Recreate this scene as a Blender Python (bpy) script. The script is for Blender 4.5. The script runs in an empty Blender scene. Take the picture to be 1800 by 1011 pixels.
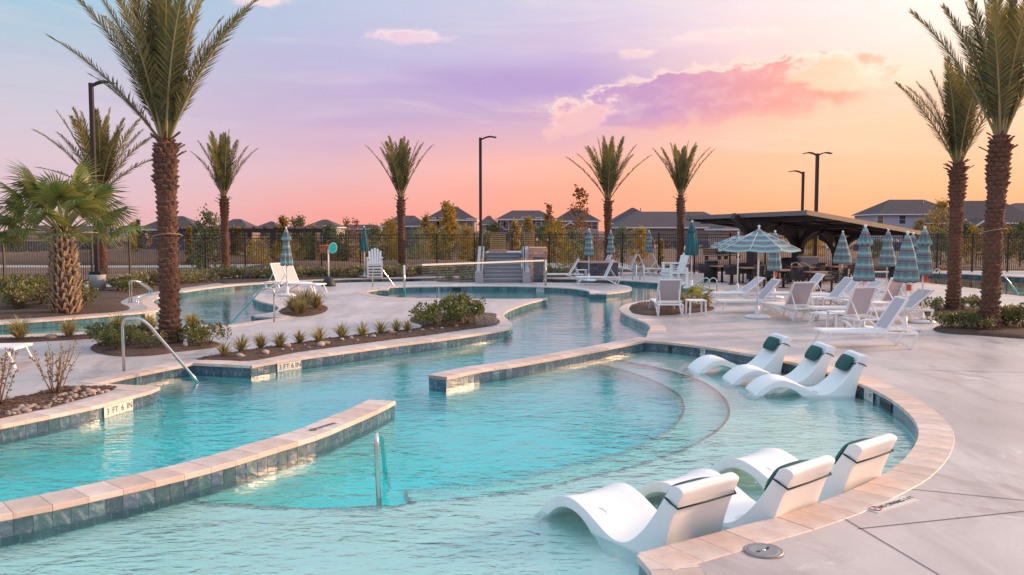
import bpy, bmesh, math, random
from math import sin, cos, pi, radians, hypot, atan2, tan, sqrt
from mathutils import Vector, Matrix, noise
from mathutils.geometry import delaunay_2d_cdt
random.seed(7)
C = bpy.context.scene.collection
sc = bpy.context.scene
# ------------------------------------------------------------------ camera
F, CX, CY, H = 1500.0, 900.0, 505.5, 2.4
TH = math.atan(102.5 / F)
cam = bpy.data.cameras.new('camera'); camo = bpy.data.objects.new('camera', cam); C.objects.link(camo)
camo.location = (0, 0, H); camo.rotation_euler = (pi / 2 - TH, 0, 0)
cam.sensor_width = 36; cam.lens = 36 * F / 1800; cam.clip_end = 3000; cam.clip_start = .05
sc.camera = camo
sc.render.resolution_x = 1024; sc.render.resolution_y = 575
sc.view_settings.view_transform = 'Standard'; sc.view_settings.look = 'None'
sc.view_settings.exposure = 0.24; sc.view_settings.gamma = 1
try:
    sc.cycles.use_denoising = True; sc.cycles.max_bounces = 12; sc.cycles.transparent_max_bounces = 12
    sc.cycles.transmission_bounces = 8; sc.cycles.sample_clamp_indirect = 6
except Exception: pass

def lin(c):
    c = c / 255.
    return c / 12.92 if c <= .04045 else ((c + .055) / 1.055) ** 2.4
def rgb(r, g, b, k=1): return (lin(r) * k, lin(g) * k, lin(b) * k, 1)

class NT:
    """small node-tree writer"""
    def __init__(s, tree): s.t = tree; s.t.nodes.clear()
    def n(s, typ, **kw):
        x = s.t.nodes.new(typ)
        for k, v in kw.items(): setattr(x, k, v)
        return x
    def l(s, a, b): s.t.links.new(a, b)
    def put(s, sock, v):
        if hasattr(v, 'is_linked'): s.l(v, sock)
        else: sock.default_value = v
    def m(s, op, a, b=0., c=0., clamp=False):
        x = s.n('ShaderNodeMath', operation=op, use_clamp=clamp)
        for i, v in enumerate((a, b, c)): s.put(x.inputs[i], v)
        return x.outputs[0]
    def rng(s, v, a, b, c=0., d=1., smooth=False):
        x = s.n('ShaderNodeMapRange', interpolation_type='SMOOTHSTEP' if smooth else 'LINEAR')
        for i, w in enumerate((v, a, b, c, d)): s.put(x.inputs[i], w)
        return x.outputs[0]
    def ramp(s, fac, stops, mode='LINEAR'):
        x = s.n('ShaderNodeValToRGB'); r = x.color_ramp; r.interpolation = mode
        while len(r.elements) < len(stops): r.elements.new(0.5)
        for e, (p, c) in zip(r.elements, stops): e.position = p; e.color = c
        s.put(x.inputs[0], fac); return x.outputs[0]
    def mix(s, f, a, b, blend='MIX'):
        x = s.n('ShaderNodeMix', data_type='RGBA', blend_type=blend)
        s.put(x.inputs[0], f); s.put(x.inputs[6], a); s.put(x.inputs[7], b); return x.outputs[2]
    def noise(s, vec, scale, detail=3., rough=.5, dist=0., out=0):
        x = s.n('ShaderNodeTexNoise'); s.put(x.inputs['Vector'], vec)
        x.inputs['Scale'].default_value = scale; x.inputs['Detail'].default_value = detail
        x.inputs['Roughness'].default_value = rough; x.inputs['Distortion'].default_value = dist
        return x.outputs[out]
    def scale(s, vec, sc_, loc=(0, 0, 0), rot=(0, 0, 0)):
        x = s.n('ShaderNodeMapping'); s.put(x.inputs[0], vec); x.inputs['Scale'].default_value = sc_
        x.inputs['Location'].default_value = loc; x.inputs['Rotation'].default_value = rot; return x.outputs[0]

SUN_AZ, SUN_EL = radians(72), radians(14)      # behind the right-hand palms, to the right of the frame
# ------------------------------------------------------------------ sky
world = bpy.data.worlds.new('World'); sc.world = world; world.use_nodes = True
W = NT(world.node_tree)
geo = W.n('ShaderNodeTexCoord'); sep = W.n('ShaderNodeSeparateXYZ'); W.l(geo.outputs['Generated'], sep.inputs[0])
DEG = 180 / pi
az = W.m('MULTIPLY', W.m('ARCTAN2', sep.outputs[0], sep.outputs[1]), DEG)
el = W.m('MULTIPLY', W.m('ARCSINE', sep.outputs[2]), DEG)
wob = W.noise(W.scale(geo.outputs['Generated'], (1, 1, 5)), 2.2, 4, .55)
elw = W.m('ADD', el, W.m('MULTIPLY', W.m('SUBTRACT', wob, .5), 5.))
ef = W.m('DIVIDE', elw, 60., clamp=True)
def col(stops): return W.ramp(ef, [(e / 60., rgb(*c)) for e, c in stops])
r1 = col([(0, (216, 176, 182)), (1.5, (218, 184, 192)), (4, (214, 190, 202)), (8, (198, 193, 208)), (11.4, (176, 194, 210)), (15, (142, 192, 214)), (25, (150, 190, 214)), (60, (150, 186, 216))])
r2 = col([(0, (240, 158, 150)), (1.5, (238, 166, 160)), (4, (226, 178, 184)), (7.7, (194, 168, 202)), (11.4, (186, 182, 213)), (15, (186, 196, 217)), (25, (178, 196, 220)), (60, (162, 190, 218))])
r3 = col([(0, (250, 160, 134)), (1.5, (252, 166, 142)), (4, (253, 180, 158)), (7, (214, 174, 192)), (9.8, (180, 152, 203)), (12, (206, 186, 216)), (15, (204, 198, 222)), (25, (196, 202, 222)), (60, (172, 194, 220))])
r4 = col([(0, (255, 168, 122)), (1.5, (255, 176, 132)), (4, (255, 188, 148)), (7, (250, 200, 172)), (11.4, (246, 212, 206)), (15, (246, 226, 226)), (25, (236, 226, 226)), (60, (190, 204, 224))])
r5 = col([(0, (255, 166, 112)), (1.5, (255, 174, 122)), (4, (255, 190, 144)), (7, (255, 208, 172)), (9.5, (255, 226, 202)), (15, (255, 246, 240)), (25, (255, 246, 238)), (60, (205, 212, 226))])
sky = W.mix(W.rng(az, -27, -11), r1, r2)
sky = W.mix(W.rng(az, -11, 4), sky, r3)
sky = W.mix(W.rng(az, 4, 17), sky, r4)
sky = W.mix(W.rng(az, 17, 29), sky, r5)
# past the sun the colours run back to the cool side of the sky
sky = W.mix(W.rng(az, 75, 150, smooth=True), sky, r2)
sky = W.mix(W.rng(az, -100, -150, smooth=True), sky, r2)
# clouds, laid out by direction in the sky (azimuth, elevation in degrees)
def cloud(sky, a0, e0, ra, re, tilt, nscale, amp, stops, rimcol, soft_low=0., rim=.9, edge=.3, top=1.):
    da = W.m('SUBTRACT', az, a0); de = W.m('SUBTRACT', W.m('SUBTRACT', el, e0), W.m('MULTIPLY', da, tilt))
    v = W.n('ShaderNodeCombineXYZ'); W.put(v.inputs[0], W.m('MULTIPLY', az, .5)); W.put(v.inputs[1], el)
    nz = W.noise(v.outputs[0], nscale, 7, .58, .3)
    nn = W.m('MULTIPLY', W.m('SUBTRACT', nz, .5), amp)
    x = W.m('DIVIDE', da, ra); y = W.m('DIVIDE', de, re)
    r = W.m('ADD', W.m('SQRT', W.m('ADD', W.m('MULTIPLY', x, x), W.m('MULTIPLY', y, y))), nn)
    up = W.rng(y, -.55, .15, 0, 1, True)
    lowfade = W.m('ADD', W.m('MULTIPLY', up, 1 - soft_low), soft_low) if soft_low else 1.
    mask = W.rng(r, 1., 1. - edge, 0, 1, True)
    if soft_low: mask = W.m('MULTIPLY', mask, W.rng(y, -1.25, -.25, .0, 1, True))
    body = W.ramp(W.rng(x, -1, 1), [(p, rgb(*c)) for p, c in stops])
    body = W.mix(W.m('MULTIPLY', W.rng(nz, .45, .75), .35), body, rimcol)
    rimf = W.m('MULTIPLY', W.m('MULTIPLY', W.rng(r, 1. - edge * 1.15, 1. - edge * .55, 0, 1, True), up), rim)
    body = W.mix(rimf, body, rimcol)
    return W.mix(W.m('MULTIPLY', mask, top), sky, body)
CREAM = rgb(255, 226, 205)
cv = W.n('ShaderNodeCombineXYZ'); W.put(cv.inputs[0], W.m('MULTIPLY', az, .055)); W.put(cv.inputs[1], W.m('ADD', W.m('MULTIPLY', el, .42), W.m('MULTIPLY', az, .012)))
ci = W.noise(cv.outputs[0], 1.3, 8, .62, .9); ci2 = W.noise(cv.outputs[0], .5, 3, .5)
cf = W.m('MULTIPLY', W.m('MULTIPLY', W.rng(ci, .48, .72, 0, 1, True), W.rng(ci2, .4, .62)), W.m('MULTIPLY', W.rng(el, 3, 8), .6))
sky = W.mix(cf, sky, W.mix(W.rng(az, -20, 20), rgb(236, 214, 222), rgb(255, 232, 214)))
cg = W.noise(cv.outputs[0], .9, 6, .6, .5)
sky = W.mix(W.m('MULTIPLY', W.rng(cg, .52, .7, 0, .28, True), W.rng(el, 1.5, 5)), sky, W.mix(W.rng(az, -8, 16), rgb(184, 170, 204), rgb(244, 190, 176)))
# long lavender veil
sky = cloud(sky, 0, 9.6, 17, 1.5, -.02, .35, .9, [(0, (190, 172, 206)), (.5, (180, 152, 203)), (1, (205, 170, 205))], rgb(205, 180, 212), rim=.0, edge=.9, top=.75)
sky = cloud(sky, 12.5, 7.4, 13., 1.7, .03, .5, .9, [(0, (235, 170, 175)), (.5, (252, 168, 140)), (1, (255, 205, 165))], rgb(255, 190, 160), rim=.2, edge=.9, top=.55)
sky = cloud(sky, 18., 8.6, 9.5, 1.8, .02, .6, 1.3, [(0, (240, 172, 160)), (.5, (252, 178, 148)), (1, (255, 216, 180))], rgb(255, 228, 205), rim=.5, edge=.7, top=.7)
sky = cloud(sky, 14.4, 8.7, 12., 2.15, .075, .95, 1.15, [(0, (232, 178, 190)), (.12, (196, 158, 198)), (.3, (198, 148, 190)), (.55, (232, 154, 156)), (.75, (248, 158, 132)), (.92, (255, 214, 180)), (1, (255, 226, 200))], CREAM, soft_low=.25, rim=.95, edge=.24, top=.95)
sky = cloud(sky, 4.5, 7.2, 2.7, 1.15, .28, 1.3, 1.5, [(0, (240, 186, 186)), (1, (236, 186, 190))], rgb(255, 208, 198), rim=.8, edge=.4, top=.85)
sky = cloud(sky, 20.5, 9.6, 3.6, 1.5, -.12, 1.3, 1.5, [(0, (255, 204, 168)), (1, (255, 226, 196))], rgb(255, 240, 222), rim=.9, edge=.5, top=.8)
sky = cloud(sky, -6.8, 12.4, 3.1, .62, -.0, 1.5, 1.5, [(0, (226, 190, 214)), (1, (238, 210, 218))], rgb(250, 224, 220), rim=.9, edge=.6, top=.9)
sky = cloud(sky, -16.3, 14.2, 2.3, .6, -.02, 1.7, 1.5, [(0, (222, 200, 216)), (1, (248, 222, 216))], rgb(252, 226, 218), rim=.9, edge=.6, top=.9)
sky = cloud(sky, 8.2, 11.3, 1.5, .42, 0, 1.8, 1.5, [(0, (236, 200, 212)), (1, (248, 214, 206))], CREAM, rim=.8, edge=.6, top=.75)
sky = cloud(sky, 13.5, 12.2, 5.0, .6, .03, 1.2, 1.6, [(0, (240, 205, 212)), (1, (255, 226, 214))], rgb(255, 236, 226), rim=.6, edge=.8, top=.7)
# glow of the hidden sun
sd = Vector((sin(SUN_AZ) * cos(SUN_EL), cos(SUN_AZ) * cos(SUN_EL), sin(SUN_EL))); GA, GE = radians(37), radians(18)
gd_ = Vector((sin(GA) * cos(GE), cos(GA) * cos(GE), sin(GE)))
dt = W.n('ShaderNodeVectorMath', operation='DOT_PRODUCT'); W.l(geo.outputs['Generated'], dt.inputs[0]); dt.inputs[1].default_value = gd_
glow = W.m('MULTIPLY', W.m('POWER', W.m('MAXIMUM', dt.outputs['Value'], 0.), 18.), .10)
gl = W.n('ShaderNodeVectorMath', operation='SCALE'); gl.inputs[0].default_value = (1., .84, .66); W.put(gl.inputs['Scale'], glow)
add = W.n('ShaderNodeVectorMath', operation='ADD'); W.l(sky, add.inputs[0]); W.l(gl.outputs[0], add.inputs[1])
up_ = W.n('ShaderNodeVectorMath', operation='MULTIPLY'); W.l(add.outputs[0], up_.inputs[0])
W.l(W.mix(W.rng(el, 14, 60, 0, 1, True), (1, 1, 1, 1), (1.9, 1.72, 1.66, 1)), up_.inputs[1])     # sky above the frame boosted, added to brighten deck and pool
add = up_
nish = W.n('ShaderNodeTexSky', sky_type='NISHITA'); nish.sun_disc = False; nish.sun_elevation = SUN_EL; nish.sun_rotation = SUN_AZ
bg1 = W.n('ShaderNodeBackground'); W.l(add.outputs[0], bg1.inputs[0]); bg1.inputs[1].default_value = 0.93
bg2 = W.n('ShaderNodeBackground'); W.l(nish.outputs[0], bg2.inputs[0]); bg2.inputs[1].default_value = 0.004
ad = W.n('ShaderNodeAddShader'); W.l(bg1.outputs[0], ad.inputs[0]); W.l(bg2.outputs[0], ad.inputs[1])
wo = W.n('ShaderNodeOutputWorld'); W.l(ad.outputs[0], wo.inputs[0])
# ------------------------------------------------------------------ sun
sl = bpy.data.lights.new('sun', 'SUN'); sl.energy = 5.0; sl.angle = radians(5); sl.color = (1, .58, .32)
so = bpy.data.objects.new('sun', sl); C.objects.link(so)
so.rotation_euler = (-sd).to_track_quat('-Z', 'Y').to_euler(); so.location = sd * 60

# ------------------------------------------------------------------ pixel -> place
FW = Vector((0, cos(TH), -sin(TH))); UP = Vector((0, sin(TH), cos(TH)))
def ray(px, py): return FW + Vector((1, 0, 0)) * ((px - CX) / F) + UP * ((CY - py) / F)
def G(px, py, z=0.):
    d = ray(px, py); t = (z - H) / d.z
    return Vector((d.x * t, d.y * t, z))
def D(px, py, depth):
    d = ray(px, py); t = depth / d.y
    return Vector((d.x * t, depth, H + d.z * t))
# ------------------------------------------------------------------ mesh helpers
class MB:
    def __init__(s): s.v = []; s.f = []; s.mi = []; s.cur = 0; s.smooth = []; s.sm = False
    def add(s, vs, fs):
        o = len(s.v); s.v += [tuple(x) for x in vs]
        for f in fs: s.f.append(tuple(i + o for i in f)); s.mi.append(s.cur); s.smooth.append(s.sm)
        return s
    def box(s, c, d, rz=0., M=None):
        x, y, z = d[0] / 2, d[1] / 2, d[2] / 2
        vs = [Vector((sx * x, sy * y, sz * z)) for sx in (-1, 1) for sy in (-1, 1) for sz in (-1, 1)]
        if M is None: M = Matrix.Rotation(rz, 3, 'Z')
        c = Vector(c); vs = [M @ v + c for v in vs]
        return s.add(vs, [(0, 1, 3, 2), (4, 6, 7, 5), (0, 4, 5, 1), (2, 3, 7, 6), (0, 2, 6, 4), (1, 5, 7, 3)])
    def bar(s, a, b, w, t=None, up=Vector((0, 0, 1))):
        a = Vector(a); b = Vector(b); t = t or w; d = (b - a); L = d.length; d.normalize()
        if abs(d.dot(up)) > .98: up = Vector((0, 1, 0))
        x = d.cross(up).normalized(); y = x.cross(d)
        M = Matrix((x, d, y)).transposed()
        return s.box((a + b) / 2, (w, L, t), M=M)
    def tube(s, pts, r, n=8, caps=True, closed=False):
        pts = [Vector(p) for p in pts]; N = len(pts); rs = r if isinstance(r, (list, tuple)) else [r] * N
        vs = []; up = None
        for i, p in enumerate(pts):
            d = (pts[min(i + 1, N - 1)] - pts[max(i - 1, 0)]).normalized()
            if up is None: up = Vector((0, 0, 1)) if abs(d.z) < .95 else Vector((1, 0, 0))
            x = d.cross(up).normalized(); up = x.cross(d).normalized()
            for k in range(n):
                a = 2 * pi * k / n; vs.append(p + x * cos(a) * rs[i] + up * sin(a) * rs[i])
        fs = [(i * n + k, i * n + (k + 1) % n, (i + 1) * n + (k + 1) % n, (i + 1) * n + k) for i in range(N - 1) for k in range(n)]
        if caps: fs += [tuple(range(n - 1, -1, -1)), tuple((N - 1) * n + k for k in range(n))]
        o = s.sm; s.sm = True; s.add(vs, fs); s.sm = o; return s
    def lathe(s, prof, n=16, c=(0, 0, 0), smooth=True, cap=True):
        c = Vector(c); vs = []
        for r, z in prof:
            for k in range(n): a = 2 * pi * k / n; vs.append(c + Vector((r * cos(a), r * sin(a), z)))
        N = len(prof)
        fs = [(i * n + k, i * n + (k + 1) % n, (i + 1) * n + (k + 1) % n, (i + 1) * n + k) for i in range(N - 1) for k in range(n)]
        if cap: fs += [tuple(range(n - 1, -1, -1)), tuple((N - 1) * n + k for k in range(n))]
        o = s.sm; s.sm = smooth; s.add(vs, fs); s.sm = o; return s
    def prism(s, poly, z0, z1):
        n = len(poly); vs = [(p[0], p[1], z0) for p in poly] + [(p[0], p[1], z1) for p in poly]
        a = sum(poly[i][0] * poly[(i + 1) % n][1] - poly[(i + 1) % n][0] * poly[i][1] for i in range(n))
        fs = [tuple(range(n - 1, -1, -1)), tuple(range(n, 2 * n))] + [(i, (i + 1) % n, n + (i + 1) % n, n + i) for i in range(n)]
        if a < 0: fs = [tuple(reversed(f)) for f in fs]
        return s.add(vs, fs)
    def mesh(s, name, mats):
        me = bpy.data.meshes.new(name); me.from_pydata(s.v, [], s.f)
        for m in (mats if isinstance(mats, (list, tuple)) else [mats]): me.materials.append(m)
        me.polygons.foreach_set('material_index', s.mi); me.polygons.foreach_set('use_smooth', s.smooth); me.update()
        return me
    def build(s, name, mats, parent=None, loc=None, rz=None):
        o = bpy.data.objects.new(name, s.mesh(name, mats)); C.objects.link(o)
        if parent: o.parent = parent
        if loc is not None: o.location = loc
        if rz is not None: o.rotation_euler.z = rz
        return o
def bevel(o, w, seg=2):
    m = o.modifiers.new('bevel', 'BEVEL'); m.width = w; m.segments = seg; m.limit_method = 'ANGLE'; m.angle_limit = radians(40); return o
def tag(o, label, cat, group=None, kind=None):
    o['label'] = label
    if cat: o['category'] = cat
    if group: o['group'] = group
    if kind: o['kind'] = kind
    return o
def struct(o, label=None):
    o['kind'] = 'structure'
    if label: o['label'] = label
    return o
def thing(name, label, cat, loc=(0, 0, 0), rz=0., group=None):
    o = bpy.data.objects.new(name, None); C.objects.link(o); o.location = loc; o.rotation_euler = (0, 0, rz); o.empty_display_size = .2
    return tag(o, label, cat, group)
def dup(o, loc=None, rz=None, label=None, parent=None, group=None, scale=None):
    r = o.copy(); C.objects.link(r)
    if parent: r.parent = parent
    if loc is not None: r.location = loc
    if rz is not None: r.rotation_euler = (0, 0, rz)
    if scale is not None: r.scale = (scale,) * 3
    if label: r['label'] = label
    if group: r['group'] = group
    for ch in o.children: dup(ch, parent=r)
    return r
def catmull(pts, n=8, closed=False):
    pts = [Vector(p) for p in pts]; N = len(pts); out = []
    rng_ = range(N if closed else N - 1)
    for i in rng_:
        p0 = pts[(i - 1) % N] if closed or i > 0 else pts[0] * 2 - pts[1]
        p1 = pts[i]; p2 = pts[(i + 1) % N]
        p3 = pts[(i + 2) % N] if closed or i + 2 < N else pts[-1] * 2 - pts[-2]
        # centripetal
        def tj(t, a, b): return t + max((b - a).length, 1e-6) ** .5
        t0 = 0; t1 = tj(t0, p0, p1); t2 = tj(t1, p1, p2); t3 = tj(t2, p2, p3)
        for k in range(n):
            t = t1 + (t2 - t1) * k / n
            A1 = p0 * ((t1 - t) / (t1 - t0)) + p1 * ((t - t0) / (t1 - t0)); A2 = p1 * ((t2 - t) / (t2 - t1)) + p2 * ((t - t1) / (t2 - t1))
            A3 = p2 * ((t3 - t) / (t3 - t2)) + p3 * ((t - t2) / (t3 - t2))
            B1 = A1 * ((t2 - t) / (t2 - t0)) + A2 * ((t - t0) / (t2 - t0)); B2 = A2 * ((t3 - t) / (t3 - t1)) + A3 * ((t - t1) / (t3 - t1))
            out.append(B1 * ((t2 - t) / (t2 - t1)) + B2 * ((t - t1) / (t2 - t1)))
    if not closed: out.append(pts[-1])
    return out
def resample(pts, step):
    L = [0.]
    for a, b in zip(pts, pts[1:]): L.append(L[-1] + (b - a).length)
    n = max(1, round(L[-1] / step)); out = []; j = 0
    for i in range(n + 1):
        s = L[-1] * i / n
        while j < len(L) - 2 and L[j + 1] < s: j += 1
        t = (s - L[j]) / max(L[j + 1] - L[j], 1e-9); out.append(pts[j].lerp(pts[j + 1], min(max(t, 0), 1)))
    return out
def normals(pts):
    """left-hand normals in plan"""
    out = []; N = len(pts)
    for i in range(N):
        a = pts[max(i - 1, 0)]; b = pts[i]; c = pts[min(i + 1, N - 1)]
        d1 = (b - a).to_2d(); d2 = (c - b).to_2d()
        if d1.length < 1e-9: d1 = d2
        if d2.length < 1e-9: d2 = d1
        d1 = d1.normalized(); d2 = d2.normalized(); m = (d1 + d2)
        m = m.normalized() if m.length > 1e-6 else d1
        k = 1 / max(.5, m.dot(d1)); out.append(Vector((-m.y, m.x, 0)) * k)
    return out
def offs(pts, d): return [p + n * d for p, n in zip(pts, normals(pts))]
def inside(p, poly):
    x, y = p[0], p[1]; r = False; j = len(poly) - 1
    for i in range(len(poly)):
        xi, yi = poly[i][0], poly[i][1]; xj, yj = poly[j][0], poly[j][1]
        if (yi > y) != (yj > y) and x < (xj - xi) * (y - yi) / (yj - yi) + xi: r = not r
        j = i
    return r
def sheet(polys, test, z, extra=()):
    """flat triangulated sheet of the plan area where test(point) holds"""
    vs = []; es = []
    for poly in polys:
        o = len(vs); n = len(poly); vs += [Vector((p[0], p[1])) for p in poly]; es += [(o + i, o + (i + 1) % n) for i in range(n)]
    vs += [Vector(e[:2]) for e in extra]
    rv, re_, rf, *_ = delaunay_2d_cdt(vs, es, [], 0, 1e-5)
    fs = []
    for f in rf:
        c = sum((rv[i] for i in f), Vector((0, 0))) / len(f)
        if test(c):
            a, b, d = (rv[f[0]], rv[f[1]], rv[f[2]])
            ar = (b - a).cross(d - a)
            fs.append(tuple(f) if ar > 0 else tuple(reversed(f)))
    return [(p.x, p.y, z) for p in rv], fs
# ------------------------------------------------------------------ materials
MAT = {}
def pm(name, base, rough=.6, metal=0., var=0., nscale=8., bump=0., bscale=None, spec=.5, rand=0., coat=0., dirt=None, sub=None, detail=5):
    m = bpy.data.materials.new(name); m.use_nodes = True; t = NT(m.node_tree)
    b = t.n('ShaderNodeBsdfPrincipled'); o = t.n('ShaderNodeOutputMaterial'); t.l(b.outputs[0], o.inputs[0])
    tc = t.n('ShaderNodeTexCoord'); ob = tc.outputs['Object']
    colr = base if len(base) == 4 else (*base, 1)
    c = colr
    if var:
        nz = t.noise(ob, nscale, detail, .6)
        c = t.mix(nz, tuple(x * (1 - var) for x in colr[:3]) + (1,), tuple(min(1, x * (1 + var)) for x in colr[:3]) + (1,))
    if dirt:
        nz = t.noise(ob, dirt[1], 6, .65, .6); c = t.mix(t.rng(nz, dirt[2], dirt[2] + .2), c, (*dirt[0], 1))
    if rand:
        oi = t.n('ShaderNodeObjectInfo'); hs = t.n('ShaderNodeHueSaturation'); t.put(hs.inputs['Color'], c)
        t.put(hs.inputs['Value'], t.rng(oi.outputs['Random'], 0, 1, 1 - rand, 1 + rand))
        t.put(hs.inputs['Saturation'], t.rng(t.m('FRACT', t.m('MULTIPLY', oi.outputs['Random'], 7.3)), 0, 1, 1 - rand, 1 + rand)); c = hs.outputs[0]
    t.put(b.inputs['Base Color'], c); b.inputs['Roughness'].default_value = rough; b.inputs['Metallic'].default_value = metal
    b.inputs['Specular IOR Level'].default_value = spec; b.inputs['Coat Weight'].default_value = coat
    if sub: b.inputs['Transmission Weight'].default_value = 0
    if bump:
        bn = t.noise(ob, bscale or nscale * 3, 6, .65); bp = t.n('ShaderNodeBump'); bp.inputs['Strength'].default_value = .6
        bp.inputs['Distance'].default_value = bump; t.l(bn, bp.inputs['Height']); t.l(bp.outputs[0], b.inputs['Normal'])
    MAT[name] = m; m['_'] = 1
    return m
def leafmat(name, c1, c2, trans=.35, rough=.5, scale=3.):
    m = bpy.data.materials.new(name); m.use_nodes = True; t = NT(m.node_tree); o = t.n('ShaderNodeOutputMaterial')
    tc = t.n('ShaderNodeTexCoord'); oi = t.n('ShaderNodeObjectInfo'); nz = t.noise(tc.outputs['Object'], scale, 3)
    g = t.n('ShaderNodeNewGeometry')
    f = t.m('ADD', t.m('MULTIPLY', nz, .5), t.m('MULTIPLY', g.outputs['Random Per Island'], .5))
    c = t.mix(t.rng(f, .25, .75), (*c1, 1), (*c2, 1))
    hs = t.n('ShaderNodeHueSaturation'); t.put(hs.inputs['Color'], c); t.put(hs.inputs['Value'], t.rng(oi.outputs['Random'], 0, 1, .8, 1.2))
    b = t.n('ShaderNodeBsdfPrincipled'); t.l(hs.outputs[0], b.inputs['Base Color']); b.inputs['Roughness'].default_value = rough
    tr = t.n('ShaderNodeBsdfTranslucent'); t.l(t.mix(1., hs.outputs[0], (1.25, 1.05, .5, 1), 'MULTIPLY'), tr.inputs[0])
    mx = t.n('ShaderNodeMixShader'); mx.inputs[0].default_value = trans; t.l(b.outputs[0], mx.inputs[1]); t.l(tr.outputs[0], mx.inputs[2])
    t.l(mx.outputs[0], o.inputs[0]); MAT[name] = m; return m
# concrete deck: pale broom-finished slab, stains and brush marks
m = bpy.data.materials.new('concrete'); m.use_nodes = True; t = NT(m.node_tree); MAT['concrete'] = m
b = t.n('ShaderNodeBsdfPrincipled'); o = t.n('ShaderNodeOutputMaterial'); t.l(b.outputs[0], o.inputs[0])
tc = t.n('ShaderNodeTexCoord'); ob = tc.outputs['Object']
n1 = t.noise(ob, .35, 5, .6, .4); n2 = t.noise(t.scale(ob, (1, .22, 1), rot=(0, 0, .5)), 1.6, 6, .7, 1.2); n3 = t.noise(ob, 30, 4, .7)
c = t.mix(t.rng(n1, .3, .7), (.40, .345, .335, 1), (.60, .54, .525, 1))
c = t.mix(t.m('MULTIPLY', t.rng(n2, .45, .68), .7), c, (.36, .31, .31, 1))
c = t.mix(t.m('MULTIPLY', t.rng(t.noise(ob, .9, 4, .6, 1.), .6, .75), .5), c, (.46, .34, .28, 1))
c = t.mix(t.m('MULTIPLY', t.rng(n3, .35, .75), .5), c, (.44, .40, .40, 1))
st1 = t.noise(t.scale(ob, (1, .6, 1), rot=(0, 0, .3)), .55, 8, .72, 1.8); c = t.mix(t.m('MULTIPLY', t.rng(st1, .52, .66, 0, 1, True), .6), c, (.29, .235, .23, 1))
st2 = t.noise(ob, 2.3, 7, .7, 2.5); c = t.mix(t.m('MULTIPLY', t.rng(st2, .6, .7, 0, 1, True), .65), c, (.36, .28, .25, 1))
st3 = t.noise(ob, 1.4, 7, .7, 1.); c = t.mix(t.m('MULTIPLY', t.rng(st3, .58, .7, 0, 1, True), .5), c, (.72, .68, .67, 1))
spk = t.noise(ob, 5.5, 2, .5); c = t.mix(t.rng(spk, .76, .79), c, (.3, .25, .24, 1))
t.put(b.inputs['Base Color'], c); b.inputs['Roughness'].default_value = .55
t.put(b.inputs['Roughness'], t.rng(n2, .3, .7, .5, .3))
bp = t.n('ShaderNodeBump'); bp.inputs['Strength'].default_value = .35; bp.inputs['Distance'].default_value = .004
t.l(t.m('ADD', n3, n2), bp.inputs['Height']); t.l(bp.outputs[0], b.inputs['Normal'])
# travertine coping, warm peach
m = bpy.data.materials.new('travertine'); m.use_nodes = True; t = NT(m.node_tree); MAT['travertine'] = m
b = t.n('ShaderNodeBsdfPrincipled'); o = t.n('ShaderNodeOutputMaterial'); t.l(b.outputs[0], o.inputs[0])
tc = t.n('ShaderNodeTexCoord'); ob = tc.outputs['Object']; oi = t.n('ShaderNodeObjectInfo')
n1 = t.noise(ob, 4, 5, .6, .5); n2 = t.noise(t.scale(ob, (3, 18, 3), rot=(0, 0, .6)), 3, 5, .65, .6); n3 = t.noise(ob, 60, 3, .6)
c = t.mix(t.rng(n1, .3, .7), (.54, .39, .32, 1), (.70, .55, .47, 1)); c = t.mix(t.m('MULTIPLY', t.rng(n2, .52, .68), .5), c, (.46, .32, .27, 1))
c = t.mix(t.rng(n3, .68, .74), c, (.36, .26, .22, 1))
hs = t.n('ShaderNodeHueSaturation'); t.put(hs.inputs['Color'], c); t.put(hs.inputs['Value'], t.rng(oi.outputs['Random'], 0, 1, .84, 1.12))
t.put(hs.inputs['Saturation'], t.rng(t.m('FRACT', t.m('MULTIPLY', oi.outputs['Random'], 9.7)), 0, 1, .75, 1.15))
t.put(b.inputs['Base Color'], hs.outputs[0]); b.inputs['Roughness'].default_value = .5
bp = t.n('ShaderNodeBump'); bp.inputs['Strength'].default_value = .5; bp.inputs['Distance'].default_value = .004; t.l(n2, bp.inputs['Height']); t.l(bp.outputs[0], b.inputs['Normal'])
# marbled blue-grey waterline tile
m = bpy.data.materials.new('pool_tile'); m.use_nodes = True; t = NT(m.node_tree); MAT['pool_tile'] = m
b = t.n('ShaderNodeBsdfPrincipled'); o = t.n('ShaderNodeOutputMaterial'); t.l(b.outputs[0], o.inputs[0])
tc = t.n('ShaderNodeTexCoord'); ob = tc.outputs['Object']; oi = t.n('ShaderNodeObjectInfo')
vv = t.n('ShaderNodeVectorMath', operation='ADD'); t.l(ob, vv.inputs[0]); t.l(oi.outputs['Random'], vv.inputs[1])
n1 = t.noise(vv.outputs[0], 7, 6, .65, 1.6)
c = t.ramp(n1, [(.25, (.03, .075, .10, 1)), (.48, (.065, .125, .16, 1)), (.56, (.11, .165, .20, 1)), (.62, (.2, .245, .28, 1)), (.7, (.09, .145, .18, 1))])
hs = t.n('ShaderNodeHueSaturation'); t.put(hs.inputs['Color'], c); t.put(hs.inputs['Value'], t.rng(oi.outputs['Random'], 0, 1, .72, 1.15))
t.put(hs.inputs['Hue'], t.rng(t.m('FRACT', t.m('MULTIPLY', oi.outputs['Random'], 5.1)), 0, 1, .48, .54))
t.put(b.inputs['Base Color'], hs.outputs[0]); b.inputs['Roughness'].default_value = .16; b.inputs['Coat Weight'].default_value = .3
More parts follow.
